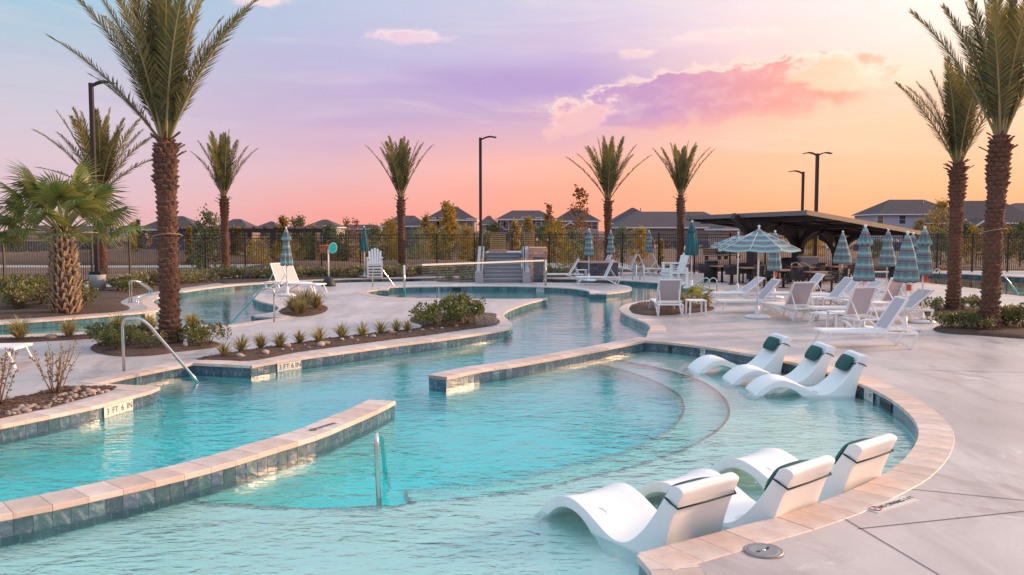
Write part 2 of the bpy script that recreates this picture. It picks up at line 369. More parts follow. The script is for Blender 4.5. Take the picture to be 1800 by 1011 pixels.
# the pool wall behind / beyond: tiled band over white-blue plaster
m = bpy.data.materials.new('pool_wall'); m.use_nodes = True; t = NT(m.node_tree); MAT['pool_wall'] = m
b = t.n('ShaderNodeBsdfPrincipled'); o = t.n('ShaderNodeOutputMaterial'); t.l(b.outputs[0], o.inputs[0])
tc = t.n('ShaderNodeTexCoord'); ob = tc.outputs['Object']; n1 = t.noise(ob, 3, 6, .65, 1.)
uv = t.n('ShaderNodeUVMap'); br = t.n('ShaderNodeTexBrick'); t.l(uv.outputs[0], br.inputs[0]); br.offset = 0
for k, v in (('Scale', 1.), ('Mortar Size', .004), ('Brick Width', .15), ('Row Height', .15), ('Bias', 0.)): br.inputs[k].default_value = v
br.inputs['Color1'].default_value = (.03, .10, .12, 1); br.inputs['Color2'].default_value = (.08, .17, .2, 1); br.inputs['Mortar'].default_value = (.2, .26, .27, 1)
c1 = t.mix(t.m('MULTIPLY', t.rng(n1, .5, .7), .4), br.outputs[0], (.3, .4, .43, 1))
sp = t.n('ShaderNodeSeparateXYZ'); t.l(ob, sp.inputs[0])
c = t.mix(t.m('LESS_THAN', sp.outputs[2], -.36), c1, (.62, .8, .8, 1)); t.put(b.inputs['Base Color'], c); b.inputs['Roughness'].default_value = .25
# plaster floor
pm('plaster', (.36, .92, .94), .7, var=.05, nscale=2.)
pm('shelf_plaster', (.92, .85, .78), .7, var=.06, nscale=2.)
pm('step_tile', (.24, .17, .19), .4, var=.5, nscale=20, rand=.5)
# water: mirror + refraction by Fresnel, absorbing volume
m = bpy.data.materials.new('water'); m.use_nodes = True; t = NT(m.node_tree); MAT['water'] = m
o = t.n('ShaderNodeOutputMaterial'); tc = t.n('ShaderNodeTexCoord'); ob = tc.outputs['Object']
w1 = t.noise(t.scale(ob, (1., 1.6, 1), rot=(0, 0, .25)), 2.6, 3, .5, .6)
w2 = t.noise(t.scale(ob, (1., 2.2, 1), rot=(0, 0, -.12)), 5.5, 3, .5, .5)
w3 = t.noise(ob, .55, 2, .5)
wp = t.n('ShaderNodeSeparateXYZ'); t.l(ob, wp.inputs[0])
# jets ruffle the open near pool; the channel and the shelf bay lie sheltered and calmer
calm = t.m('MULTIPLY', t.rng(w3, .35, .65, .5, 1.2), t.m('MULTIPLY', t.rng(wp.outputs[1], 8.5, 15., 1., .26, True), t.rng(wp.outputs[0], 1.8, 4.2, 1., .5, True)))
h = t.m('MULTIPLY', t.m('ADD', t.m('MULTIPLY', w1, 1.), t.m('MULTIPLY', w2, .5)), calm)
bp = t.n('ShaderNodeBump'); bp.inputs['Strength'].default_value = 1.; bp.inputs['Distance'].default_value = .044; t.l(h, bp.inputs['Height'])
lw = t.n('ShaderNodeLayerWeight'); lw.inputs[0].default_value = .5; t.l(bp.outputs[0], lw.inputs['Normal'])
frs = t.m('ADD', t.m('ADD', t.m('MULTIPLY', t.m('POWER', lw.outputs['Facing'], 3.7), .9), .025), t.rng(lw.outputs['Facing'], .70, .90, 0, .17, True), clamp=True)
rf = t.n('ShaderNodeBsdfRefraction'); rf.inputs['IOR'].default_value = 1.13; rf.inputs['Roughness'].default_value = 0.; t.l(bp.outputs[0], rf.inputs['Normal'])
gl_ = t.n('ShaderNodeBsdfGlossy'); gl_.inputs['Roughness'].default_value = .03; t.l(bp.outputs[0], gl_.inputs['Normal'])
mx = t.n('ShaderNodeMixShader'); t.l(frs, mx.inputs[0]); t.l(rf.outputs[0], mx.inputs[1]); t.l(gl_.outputs[0], mx.inputs[2]); t.l(mx.outputs[0], o.inputs[0])
va = t.n('ShaderNodeVolumeAbsorption'); va.inputs[0].default_value = (.0, .945, .945, 1); va.inputs[1].default_value = 1.0; t.l(va.outputs[0], o.inputs['Volume'])
# plain ones
pm('chaise_white', (.80, .81, .80), .38, var=.02, nscale=3, spec=.4)
pm('resin_white', (.82, .81, .80), .35, rand=.04)
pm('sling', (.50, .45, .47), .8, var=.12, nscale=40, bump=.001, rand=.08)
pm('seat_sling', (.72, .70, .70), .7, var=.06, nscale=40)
pm('pillow', (.008, .085, .078), .8, var=.2, nscale=30, bump=.002, bscale=120)
pm('strap', (.01, .05, .05), .8)
pm('steel', (.62, .60, .58), .22, metal=1., var=.12, nscale=12)
pm('fence_black', (.012, .011, .012), .45)
pm('post_bronze', (.022, .017, .017), .4)
pm('canopy_steel', (.03, .025, .027), .5, var=.2)
pm('canopy_panel', (.28, .23, .235), .6, var=.1)
pm('fascia', (.17, .15, .17), .5)
pm('chair_dark', (.02, .018, .02), .55)
pm('wood_top', (.33, .17, .10), .5, var=.25, nscale=6)
pm('trunk', (.145, .07, .043), .9, var=.45, nscale=9, bump=.03, bscale=22, rand=.08)
pm('boot', (.23, .14, .095), .9, var=.4, nscale=12, bump=.015, bscale=40)
pm('boot_pale', (.34, .24, .16), .9, var=.35, nscale=12, bump=.01, bscale=40)
pm('rachis', (.26, .22, .09), .6, var=.2)
leafmat('date_leaf', (.085, .10, .042), (.24, .215, .085), .42)
leafmat('fan_leaf', (.09, .14, .05), (.24, .27, .1), .45)
leafmat('shrub_leaf', (.07, .10, .03), (.2, .21, .07), .3, scale=6.)
leafmat('sage_leaf', (.16, .16, .08), (.28, .26, .15), .3, scale=6.)
leafmat('grass_leaf', (.18, .17, .07), (.46, .40, .2), .35, scale=6.)
leafmat('tree_green', (.055, .085, .035), (.13, .15, .055), .3)
leafmat('tree_gold', (.22, .16, .03), (.36, .27, .06), .4)
leafmat('tree_rust', (.2, .1, .05), (.3, .17, .08), .35)
leafmat('dry_leaf', (.22, .15, .07), (.36, .25, .12), .3, scale=8.)
pm('twig', (.2, .13, .09), .9, var=.3)
pm('mulch', (.085, .05, .036), 1., var=.6, nscale=14, bump=.05, bscale=30, detail=8)
pm('chip', (.13, .075, .05), 1., var=.5, nscale=20, rand=.3)
pm('rock', (.34, .27, .23), .85, var=.35, nscale=6, bump=.01, rand=.35)
pm('gravel', (.26, .2, .17), .9, var=.5, nscale=20, rand=.3)
pm('dirt', (.12, .07, .048), 1., var=.5, nscale=.08, bump=.05, bscale=2., dirt=((.07, .06, .03), .03, .5))
pm('asphalt', (.17, .17, .18), .9, var=.15, nscale=1.)
pm('far_path', (.3, .31, .31), .9, var=.15, nscale=1.)
pm('concrete_grey', (.34, .34, .36), .8, var=.15, nscale=3, bump=.004)
pm('stair_dark', (.17, .19, .21), .8, var=.15, nscale=3)
pm('stair_concrete', (.42, .43, .46), .8, var=.12, nscale=3)
pm('sandstone', (.55, .32, .22), .85, var=.25, nscale=4, bump=.01, rand=.22)
pm('dark_stone', (.10, .10, .11), .8, var=.4, nscale=5, bump=.02, rand=.3)
pm('rail_gold', (.42, .27, .10), .5)
pm('brick_red', (.38, .21, .15), .85, var=.25, nscale=6, bump=.01, rand=.2)
pm('roof_shingle', (.06, .048, .055), .9, var=.3, nscale=1.2, bump=.02, bscale=6, rand=.12)
pm('siding_grey', (.09, .095, .12), .8, var=.08, rand=.1)
pm('siding_tan', (.24, .19, .165), .8, var=.08, rand=.15)
pm('siding_lilac', (.44, .43, .50), .8, var=.06)
pm('siding_brick', (.40, .28, .23), .9, var=.2, nscale=3)
pm('trim_white', (.7, .68, .67), .6)
pm('window_glass', (.06, .07, .09), .08, spec=.8)
pm('sign_white', (.62, .58, .54), .35)
pm('ink', (.015, .015, .017), .5)
pm('ink_red', (.4, .14, .11), .5)
pm('teal_panel', (.0, .42, .44), .35)
pm('orange', (.75, .12, .03), .5)
pm('orange_dull', (.35, .13, .07), .6)
pm('black_rubber', (.02, .02, .024), .6)
pm('lid_metal', (.3, .3, .32), .42, metal=.8, var=.3, nscale=14)
pm('rust_stain', (.42, .24, .15), .7, var=.3)
pm('grout', (.34, .25, .2), .9, var=.2)
pm('joint', (.15, .12, .12), .9)
pm('net', (.3, .3, .3), .8)
pm('skimmer_dark', (.01, .015, .018), .6)
pm('yellow', (.5, .45, .02), .5)
pm('umbrella_teal', (.015, .12, .13), .75, var=.15, nscale=4)
pm('fitting_white', (.78, .76, .75), .35)
# striped canvas: bands along the panel from peak to hem (uv.y)
m = bpy.data.materials.new('striped_canvas'); m.use_nodes = True; t = NT(m.node_tree); MAT['striped_canvas'] = m
b = t.n('ShaderNodeBsdfPrincipled'); o = t.n('ShaderNodeOutputMaterial'); uv = t.n('ShaderNodeUVMap'); sp = t.n('ShaderNodeSeparateXYZ'); t.l(uv.outputs[0], sp.inputs[0])
ph = t.m('FRACT', t.m('MULTIPLY', sp.outputs[1], 4.6))
TEAL = (.16, .40, .42, 1); PALE = (.48, .62, .62, 1); GREY = (.16, .18, .22, 1); ROSE = (.38, .30, .32, 1)
c = t.ramp(ph, [(0, TEAL), (.16, PALE), (.30, TEAL), (.42, ROSE), (.5, GREY), (.6, GREY), (.68, ROSE), (.78, GREY), (.86, TEAL)], 'LINEAR')
tc = t.n('ShaderNodeTexCoord'); fine = t.noise(tc.outputs['Object'], 60, 2); c = t.mix(t.m('MULTIPLY', fine, .25), c, (.1, .16, .17, 1))
t.put(b.inputs['Base Color'], c); b.inputs['Roughness'].default_value = .8
tr = t.n('ShaderNodeBsdfTranslucent'); t.l(c, tr.inputs[0]); mx = t.n('ShaderNodeMixShader'); mx.inputs[0].default_value = .3
t.l(b.outputs[0], mx.inputs[1]); t.l(tr.outputs[0], mx.inputs[2]); t.l(mx.outputs[0], o.inputs[0])
# ------------------------------------------------------------------ the pool, deck and ground
WZ = -.19                      # water level
def px(*pts): return [G(*p) for p in pts]
# bank of the whole water body, anticlockwise (water on the left), pixel readings of the coping's water edge on the deck plane
LOBE = [(1124, 976), (1180, 961), (1240, 945), (1300, 929), (1370, 910), (1435, 889), (1490, 867), (1530, 849), (1561, 833), (1590, 811), (1610, 787), (1619, 761), (1610, 738), (1588, 716), (1555, 694), (1505, 671), (1450, 652), (1390, 636), (1327, 624), (1233, 609), (1180, 602.5), (1133, 599)]
RIGHT = [(1139, 585.5), (1145, 576), (1136, 567.5), (1113, 558), (1095, 549), (1090, 543), (1097, 537), (1118, 531.5), (1150, 527), (1200, 520), (1240, 514.5), (1256, 512), (1258, 510), (1250, 508), (1227, 504), (1202, 501), (1160, 497), (1110, 493.5), (1067, 491.7), (970, 489.5), (900, 488), (850, 487), (780, 487.7), (700, 489), (620, 490.4), (525, 494), (463, 498), (416, 501), (369, 506), (318, 513.5), (288, 520), (272, 525.5), (268, 531), (276, 537), (281, 541), (274, 546), (240, 550), (196, 553.5), (98, 561.5), (0, 568), (-150, 578)]
lobe = catmull(px(*LOBE), 8); right = catmull(px(*RIGHT), 7)
corner_in = [Vector((1.12, 1.2, 0)), G(1154, 1011)]
OUT = corner_in + lobe + right + [Vector((-25, 21, 0)), Vector((-25, 1.2, 0))]
# land between the river and the near pool (land on the left), starting off-frame left along the river
RIVER = [(-200, 597), (-100, 594), (0, 590), (107, 586), (208, 581), (246, 579), (320, 574.5), (357, 571.5), (392, 573), (403, 572), (440, 566), (470, 562), (499, 558)]
PENIN = [(499, 558), (470, 557), (440, 555.5), (458, 553), (477, 550), (488, 545), (491, 540), (482, 535.5), (463, 531), (449, 526), (447, 519), (459, 512.5), (482, 507), (514, 502), (560, 499.5), (620, 497), (710, 495.5), (768, 494.5), (860, 494.5), (960, 497), (1030, 498), (1077, 499.5), (1102, 502.5), (1110, 507), (1104, 511), (1090, 513.5), (1066, 516)]
PENIN2 = [(1037, 516), (1037, 512), (1023, 508.5), (993, 505.7), (960, 504), (900, 502.6), (850, 502.2), (780, 503), (710, 504), (684, 505)]
PENIN3 = [(682, 509), (660, 510), (644, 513), (655, 518), (681, 522), (707, 523.5), (780, 525), (850, 525.6), (920, 525.6), (960, 525)]
CURVE = [(960, 525), (933, 531.5), (908, 539.5), (889, 548), (884, 554), (892, 563), (899, 571), (892, 577.5), (867, 582.5), (817, 590.5), (758, 598.5), (700, 605.5), (610, 618), (527, 629), (486, 635), (441, 643.5)]
STEPS = [(441, 643), (340, 638)]
STEP2 = [(340, 638), (310, 644), (228, 660.5), (166, 674.5)]
PLTIP = [(166, 674.5), (215, 677), (279, 681)]
PLNEAR = [(276, 684), (228, 697), (176, 711.5), (90, 730), (0, 748), (-150, 779), (-300, 810)]
river = catmull(px(*RIVER), 6); penin = catmull(px(*PENIN), 6); penin2 = catmull(px(*PENIN2), 5); penin3 = catmull(px(*PENIN3), 6)
curve_ = catmull(px(*CURVE), 8); steps_ = resample(px(*STEPS), .15); step2 = catmull(px(*STEP2), 6); pltip = px(*PLTIP); plnear = catmull(px(*PLNEAR), 6)
for k in (river, penin, penin2, penin3, curve_, steps_, step2, pltip, plnear): pass
LAND = river + penin[1:] + penin2 + penin3 + curve_[1:] + steps_[1:] + step2[1:] + pltip[1:] + plnear + [Vector((-40, 9, 0)), Vector((-40, 22, 0))]
LAP = px((1500, 478.5), (1560, 478.8), (1635, 480), (1701, 482), (1800, 487), (1930, 495)) + px((1930, 534), (1795, 521), (1760, 517), (1717, 508), (1663, 501.5), (1600, 495), (1540, 488.5), (1500, 484))
def inwater(p): return (inside(p, OUT) and not inside(p, LAND)) or inside(p, LAP)
RECT = [Vector(q) for q in ((-40, -6, 0), (60, -6, 0), (60, 49, 0), (24, 49, 0), (-10, 45.6, 0), (-17.9, 43, 0), (-24.8, 27.4, 0), (-38, -2, 0))]
v, f = sheet([RECT, OUT, LAND, LAP], lambda p: inside(p, RECT) and not inwater(p), 0.)
mb = MB(); mb.add(v, f); deck = struct(mb.build('pool_deck', MAT['concrete']), 'pale broom-finished concrete deck around the pools')
v, f = sheet([OUT, LAND, LAP], lambda p: inwater(p), -1.12)
mb = MB(); mb.add([(x, y, z) for x, y, z in v], f); struct(mb.build('pool_floor', MAT['plaster']), 'pale blue plaster floor of the deep pool')
# ground beyond: one sheet to the horizon, below the deck
mb = MB(); g_ = []
NX, NY = 60, 60
for j in range(NY + 1):
    for i in range(NX + 1):
        x = -900 + 1800 * i / NX; y = 40 + 1500 * (j / NY) ** 2.2
        z = -.25 + (.6 * noise.noise((x * .012, y * .012, 0)) + .22 * noise.noise((x * .06, y * .06, 3))) * min(1, max(0, (y - 56) / 30)) - min(.9, max(0, (y - 60) / 200))
        g_.append((x, y, z))
mb.sm = True
mb.add(g_, [(j * (NX + 1) + i, j * (NX + 1) + i + 1, (j + 1) * (NX + 1) + i + 1, (j + 1) * (NX + 1) + i) for j in range(NY) for i in range(NX)])
mb.sm = False
mb.prism([(-900, -30), (-41, -30), (-38.5, -2), (-24.9, 27.6), (-18, 43.2), (-18, 58), (-900, 58)], -.5, -.07)
struct(mb.build('ground', MAT['dirt']), 'bare brown earth field beyond the pool fence')
def near(p): return (p - Vector((0, 0, p.z))).length
# water body: closed so its absorption works; its sides run 4 cm behind the pool walls
outw = offs(OUT, -.04); landw = offs(LAND, .04); lapw = offs(LAP, .04)
def inw2(p): return (inside(p, outw) and not inside(p, landw)) or inside(p, lapw)
v, f = sheet([outw, landw, lapw], inw2, WZ)
n = len(v); mb = MB(); edges = {}
for t_ in f:
    for a, b_ in zip(t_, t_[1:] + t_[:1]): edges[(a, b_)] = 1
sides = [(b_, a, a + n, b_ + n) for (a, b_) in edges if (b_, a) not in edges]
mb.add(v + [(x, y, -1.4) for x, y, z in v], f + [tuple(i + n for i in reversed(t_)) for t_ in f] + sides)
struct(mb.build('water', MAT['water']), 'rippled turquoise pool water')

COPW, COPT = .35, .05
def ring_box(a, b_, na, nb, w0, w1, z0, z1, ch=.005):
    """a stone between two stations: w0 / w1 offsets along the normals, chamfered top"""
    P = [a + na * w0, b_ + nb * w0, b_ + nb * w1, a + na * w1]
    c = sum(P, Vector()) / 4
    bot = [(p.x, p.y, z0) for p in P]; mid = [(p.x, p.y, z1 - ch) for p in P]
    top = [((p + (c - p).normalized() * ch).x, (p + (c - p).normalized() * ch).y, z1) for p in P]
    fs = [(8, 9, 10, 11)] + [(i, (i + 1) % 4, 4 + (i + 1) % 4, 4 + i) for i in range(4)] + [(4 + i, 4 + (i + 1) % 4, 8 + (i + 1) % 4, 8 + i) for i in range(4)]
    return bot + mid + top, fs
def local(vs):
    c = Vector((sum(v[0] for v in vs) / len(vs), sum(v[1] for v in vs) / len(vs), 0)); return [(v[0] - c.x, v[1] - c.y, v[2]) for v in vs], c
def bank(name, pts, side, label, stone=.3, tile=.15, tiles=True, far=24., wall_depth=-1.13, width=COPW, tilefilter=None, ztop=.007):
    """coping + tiled wall along a bank; side=+1 when land lies to the right of the direction of travel"""
    pts = resample(pts, .05 if len(pts) > 2 else .05)
    nr = [-n_ * side for n_ in normals(pts)]        # towards the land
    # wall backing
    mb = MB(); L = 0.; vs = []; uvs = []; zs = [-.04, -.36, wall_depth]
    for i, (p, q) in enumerate(zip(pts, nr)):
        if i: L += (pts[i] - pts[i - 1]).length
        for z in zs: vs.append((p.x + q.x * .012, p.y + q.y * .012, z)); uvs.append((L, -z - .05))
    fs = []
    for i in range(len(pts) - 1):
        for k in range(2):
            a = i * 3 + k; fq = (a, a + 3, a + 4, a + 1); fs.append(fq if side < 0 else tuple(reversed(fq)))
    mb.add(vs, fs); me = mb.mesh(name, MAT['pool_wall']); ul = me.uv_layers.new(name='UVMap')
    for lp in me.loops: ul.data[lp.index].uv = uvs[lp.vertex_index]
    root = bpy.data.objects.new(name, me); C.objects.link(root); struct(root, label)
    # coping
    rs = resample(pts, stone); rn = [-n_ * side for n_ in normals(rs)]
    strip = MB()
    for i in range(len(rs) - 1):
        a, b_ = rs[i], rs[i + 1]; d = (b_ - a); g = d.normalized() * .0018
        vs, fs = ring_box(a + g, b_ - g, rn[i], rn[i + 1], -.025, width, -.042, ztop + random.uniform(-.0015, .0015))
        if side > 0: fs = [tuple(reversed(x)) for x in fs]
        if near((a + b_) / 2) < far:
            vs, c = local(vs); o = MB().add(vs, fs).build('coping_stone', MAT['travertine'], root, c)
        else: strip.add(vs, fs)
    if strip.v: so_ = strip.build('coping', MAT['travertine'], root); so_['kind'] = 'stuff'
    # grout bed under the stones
    gb = MB(); rs2 = resample(pts, .3); rn2 = [-n_ * side for n_ in normals(rs2)]
    for i in range(len(rs2) - 1):
        vs, fs = ring_box(rs2[i], rs2[i + 1], rn2[i], rn2[i + 1], -.012, width - .01, -.05, ztop - .005, .001); gb.add(vs, fs)
    go = gb.build('grout_bed', MAT['grout'], root)
    if tiles:
        rs = resample(pts, tile); rn = [-n_ * side for n_ in normals(rs)]
        for i in range(len(rs) - 1):
            a, b_ = rs[i], rs[i + 1]; mid = (a + b_) / 2
            if near(mid) > far: continue
            nn_ = rn[i].normalized()
            if nn_.dot(Vector((mid.x, mid.y, 0)).normalized()) < -.05: continue      # faces away from the lens side
            g = (b_ - a).normalized() * .0022
            P = [a + g, b_ - g]; vs = []
            for off in (.012, -.004):
                for z in (-.203, -.046):
                    for p in P: vs.append((p.x + nn_.x * off, p.y + nn_.y * off, z))
            fs = [(4, 5, 7, 6), (0, 4, 6, 2), (1, 3, 7, 5), (2, 6, 7, 3)]
            if side > 0: fs = [tuple(reversed(x)) for x in fs]
            vs, c = local(vs); MB().add(vs, fs).build('tile', MAT['pool_tile'], root, c)
    return root
bank('pool_edge', [Vector((1.12, 1.2, 0)), G(1154, 1011), G(1124, 976)], 1, 'short straight travertine pool edge running toward the deck corner', tiles=True)
bank('pool_edge', lobe, 1, 'curved travertine coping and tile wall sweeping round the chaise shelf')
bank('pool_edge', right, 1, 'travertine edge of the right-hand deck and far river bank')
bank('pool_edge', river, 1, 'river-side travertine edge of the planted strip', stone=.45)
bank('pool_edge', penin, 1, 'travertine edge round the lounger peninsula and back of the island', stone=.45)
bank('pool_edge', penin2, 1, 'travertine edge on the front of the net island', stone=.45)
bank('pool_edge', [penin[-1], penin2[0]], 1, 'short tiled return at the tip of the net island', stone=.45)
bank('pool_edge', [penin2[-1], penin3[0]], 1, 'short tiled return at the closed end of the net channel', stone=.45)
bank('pool_edge', penin3, 1, 'travertine edge of the closed end of the net channel', stone=.45)
bank('pool_edge', curve_, 1, 'travertine edge along the long planting strip')
bank('pool_edge', steps_, 1, 'travertine return at the end of the planting strip')
bank('pool_edge', step2, 1, 'travertine edge above the entry steps')
bank('pool_edge', pltip, 1, 'travertine coping on the back of the corner planter', tiles=False)
bank('pool_edge', [pltip[-1]] + plnear, 1, 'travertine coping on the front of the corner planter')
bank('pool_edge', LAP + LAP[:1], -1, 'pale edge of the separate lap pool', stone=.6, far=5)
# two free-standing low walls in the water
WALLB = catmull(px((784, 664), (850, 649.5), (891, 644), (963, 631.5), (1028, 619.5), (1085, 608.5), (1131, 599.5), (1150, 596)), 8)
WALLA = catmull(px((693, 706), (672, 717), (644, 730), (600, 749), (563, 764.5), (481, 790), (400, 815), (294, 843), (172, 871), (73, 893), (0, 907), (-120, 930), (-300, 962)), 8)
def free_wall(name, pts, w, label, far=24.):
    """pts is the near edge, water on both sides, land (thickness w) on the far side"""
    pts = resample(pts, .05); nr = normals(pts)
    s = 1 if nr[len(nr) // 2].y > 0 else -1
    nr = [n_ * s for n_ in nr]
    far_ = [p + n_ * w for p, n_ in zip(pts, nr)]
    mb = MB(); vs = []; uvs = []; L = 0
    loop = pts + list(reversed(far_)); N = len(loop)
    for i in range(N + 1):
        p = loop[i % N]
        if i: L += (loop[i % N] - loop[i - 1]).length
        for z in (-.04, -.36, -1.13): vs.append((p.x, p.y, z)); uvs.append((L, -z - .05))
    fs = [(i * 3 + k, i * 3 + 3 + k, i * 3 + 4 + k, i * 3 + 1 + k) for i in range(N) for k in range(2)]
    if s < 0: fs = [tuple(reversed(x)) for x in fs]
    mb.add(vs, fs); me = mb.mesh(name, MAT['pool_wall']); ul = me.uv_layers.new(name='UVMap')
    for lp in me.loops: ul.data[lp.index].uv = uvs[lp.vertex_index]
    root = bpy.data.objects.new(name, me); C.objects.link(root); struct(root, label)
    rs = resample(pts, .3); rn = [n_ * s for n_ in normals(rs)]
    gb = MB()
    for i in range(len(rs) - 1):
        a, b_ = rs[i], rs[i + 1]; g = (b_ - a).normalized() * .0018
        vs, fs = ring_box(a + g, b_ - g, rn[i], rn[i + 1], -.02, w + .02, -.042, .012 + random.uniform(-.0015, .0015))
        if s > 0: fs = [tuple(reversed(x)) for x in fs]; fs = [tuple(reversed(x)) for x in fs]
        vs, c = local(vs); MB().add(vs, fs).build('coping_stone', MAT['travertine'], root, c)
        vs, fs = ring_box(a, b_, rn[i], rn[i + 1], -.008, w + .008, -.05, .004, .001); gb.add(vs, fs)
    gb.build('grout_bed', MAT['grout'], root)
    def tiles_along(path, out, vis):
        rs = resample(path, .15)
        for a, b_ in zip(rs, rs[1:]):
            d = (b_ - a).normalized(); nn_ = out((a + b_) / 2, d); g = d * .0022; vs = []
            if nn_.dot(Vector(((a + b_) / 2)).to_2d().normalized().to_3d()) > .1: continue
            for off in (-.01, .006):
                for z in (-.203, -.046):
                    for p in (a + g, b_ - g): vs.append((p.x + nn_.x * off, p.y + nn_.y * off, z))
            vs, c = local(vs); MB().add(vs, [(4, 5, 7, 6), (0, 4, 6, 2), (1, 3, 7, 5), (2, 6, 7, 3)]).build('tile', MAT['pool_tile'], root, c)
    tiles_along(pts, lambda m_, d: Vector((d.y, -d.x, 0)) * s, 0)
    for e, far_e, dirn in ((0, far_[0], pts[0] - pts[1]), (-1, far_[-1], pts[-1] - pts[-2])):
        dn = dirn.normalized(); tiles_along([pts[e], far_e], lambda m_, d: dn, 0)
    return root
wallA = free_wall('low_pool_wall', WALLA, .36, 'long curved low wall with peach coping dividing shelf from deep pool')
wallB = free_wall('low_pool_wall', WALLB, .36, 'short low wall with peach coping joining the right-hand deck')

# shelf and step inside the near pool (apparent lines read at their seen depth)
SHZ = -.40
line1 = catmull([G(x, y, -.34) for x, y in ((262, 884), (330, 891), (400, 897), (522, 903), (660, 901), (693, 899), (733, 891), (798, 886.5), (850, 880.5), (900, 875), (1032, 848), (1121, 826), (1201, 800), (1240, 780), (1263, 765), (1280, 745), (1283, 730), (1273, 707), (1233, 678), (1160, 655), (1100, 643), (1040, 634), (1000, 630))], 6)
line2 = catmull([G(x, y, -.42) for x, y in ((733, 889), (717, 868), (800, 862), (850, 856), (900, 849), (1017, 823), (1115, 795), (1177, 765), (1201, 737), (1201, 716), (1190, 700), (1160, 683), (1100, 661), (1040, 648), (960, 636))], 6)
backs = [Vector((2.5, 19.3, 0))] + [p + (-n_) * .35 for p, n_ in list(zip(lobe, normals(lobe)))[::-1]] + [Vector((1.3, 1, 0)), Vector((-12, 1, 0))] + [p for p in reversed(offs(resample(WALLA, .3), 0.))][:-2]
wl = resample(WALLA, .2); nl = [n_ if n_.y > 0 else -n_ for n_ in normals(wl)]
ws = [p + n_ * .15 for p, n_ in zip(wl, nl)]
cut = min(range(len(ws)), key=lambda i: (ws[i].to_2d() - line1[0].to_2d()).length)
backs = [Vector((2.5, 19.3, 0))] + [p + (-n_) * .25 for p, n_ in list(zip(lobe, normals(lobe)))[::-1]] + [Vector((1.3, 1, 0)), Vector((-12, 1, 0))] + list(reversed(ws[cut:]))
def slab(name, poly, z, mat, label, z0=-1.13):
    poly = [Vector((p[0], p[1], 0)) for p in poly]
    v, f = sheet([poly], lambda p: inside(p, poly), z); n = len(v)
    ed = {}
    for t_ in f:
        for a, b_ in zip(t_, t_[1:] + t_[:1]): ed[(a, b_)] = 1
    mb = MB(); mb.add(v + [(x, y, z0) for x, y, _ in v], f + [(b_, a, a + n, b_ + n) for (a, b_) in ed if (b_, a) not in ed])
    return struct(mb.build(name, MAT[mat]), label)
slab('pool_shelf', line1 + backs, SHZ, 'shelf_plaster', 'pale shallow shelf under the chaises')
slab('pool_step', line2 + [Vector((2.6, 19.0, 0))] + [p + (p - Vector((2.2, 10.5, 0))).normalized() * .1 for p in reversed(line1[40:])], SHZ - .2, 'shelf_plaster', 'curved underwater step below the shelf')
for nm, ln, z in (('shelf', line1, SHZ), ('step', line2, SHZ - .2)):
    rs = resample([Vector((p.x, p.y, 0)) for p in ln], .05); parent = bpy.data.objects['pool_' + nm]
    rs = resample(rs, .1); rn = normals(rs); mb = MB()
    for i in range(len(rs) - 1):
        vs, fs = ring_box(rs[i] + (rs[i + 1] - rs[i]).normalized() * .003, rs[i + 1], rn[i], rn[i + 1], -.004, .036, z - .05, z + .006, .002); mb.add(vs, [tuple(reversed(q)) for q in fs])
    o_ = mb.build('nosing_tiles', MAT['step_tile'], parent); o_['kind'] = 'stuff'
# deck joints
jm = MB()
for a, b_ in (((1462, 899), (1700, 1040)), ((1508, 930), (1800, 899)), ((1600, 860), (1800, 880)), ((1240, 1011), (1218, 986)), ((1560, 650), (1800, 655)), ((560, 507), (575, 525))):
    A, B = G(*a), G(*b_); A.z = B.z = .0035; d = (B - A).normalized(); s = Vector((-d.y, d.x, 0)) * .006
    jm.add([A - s, B - s, B + s, A + s], [(0, 1, 2, 3)])
jm.build('joint', MAT['joint'], deck)
# beds of mulch: low mounds laid in the deck
def bed(pxs, label, zc=.05, name='mulch_bed', chips=0, n=6, mat='mulch'):
    poly = catmull(px(*pxs), n, True); poly = [Vector((p.x, p.y, 0)) for p in poly]
    xs = [p.x for p in poly]; ys = [p.y for p in poly]; ext = []; st = max(.18, (max(xs) - min(xs)) / 40)
    x = min(xs)
    while x < max(xs):
        y = min(ys)
        while y < max(ys):
            q = Vector((x + random.uniform(-.3, .3) * st, y + random.uniform(-.3, .3) * st, 0))
            if inside(q, poly): ext.append(q)
            y += st
        x += st
    v, f = sheet([poly], lambda p: inside(p, poly), 0, ext)
    def hh(p):
        d = min((Vector((p[0], p[1], 0)) - q).length for q in poly); k = min(1, d / .35)
        return .006 + zc * (1 - (1 - k) ** 2) + .02 * k * noise.noise((p[0] * 3, p[1] * 3, 0))
    mb = MB(); mb.sm = True; mb.add([(p[0], p[1], hh(p)) for p in v], f)
    o_ = mb.build(name, MAT[mat]); tag(o_, label, None, kind='structure')
    if chips:
        cm = MB()
        for _ in range(chips):
            for _t in range(30):
                q = Vector((random.uniform(min(xs), max(xs)), random.uniform(min(ys), max(ys)), 0))
                if inside(q, poly): break
            L_ = random.uniform(.02, .05); M = Matrix.Rotation(random.uniform(0, 6.28), 3, 'Z') @ Matrix.Rotation(random.uniform(-.5, .5), 3, 'X')
            cm.box((q.x, q.y, hh(q) + .006), (L_, L_ * .4, .008), M=M)
        co = cm.build('bark_chips', MAT['chip'], o_); co['kind'] = 'stuff'
    return o_, poly, hh
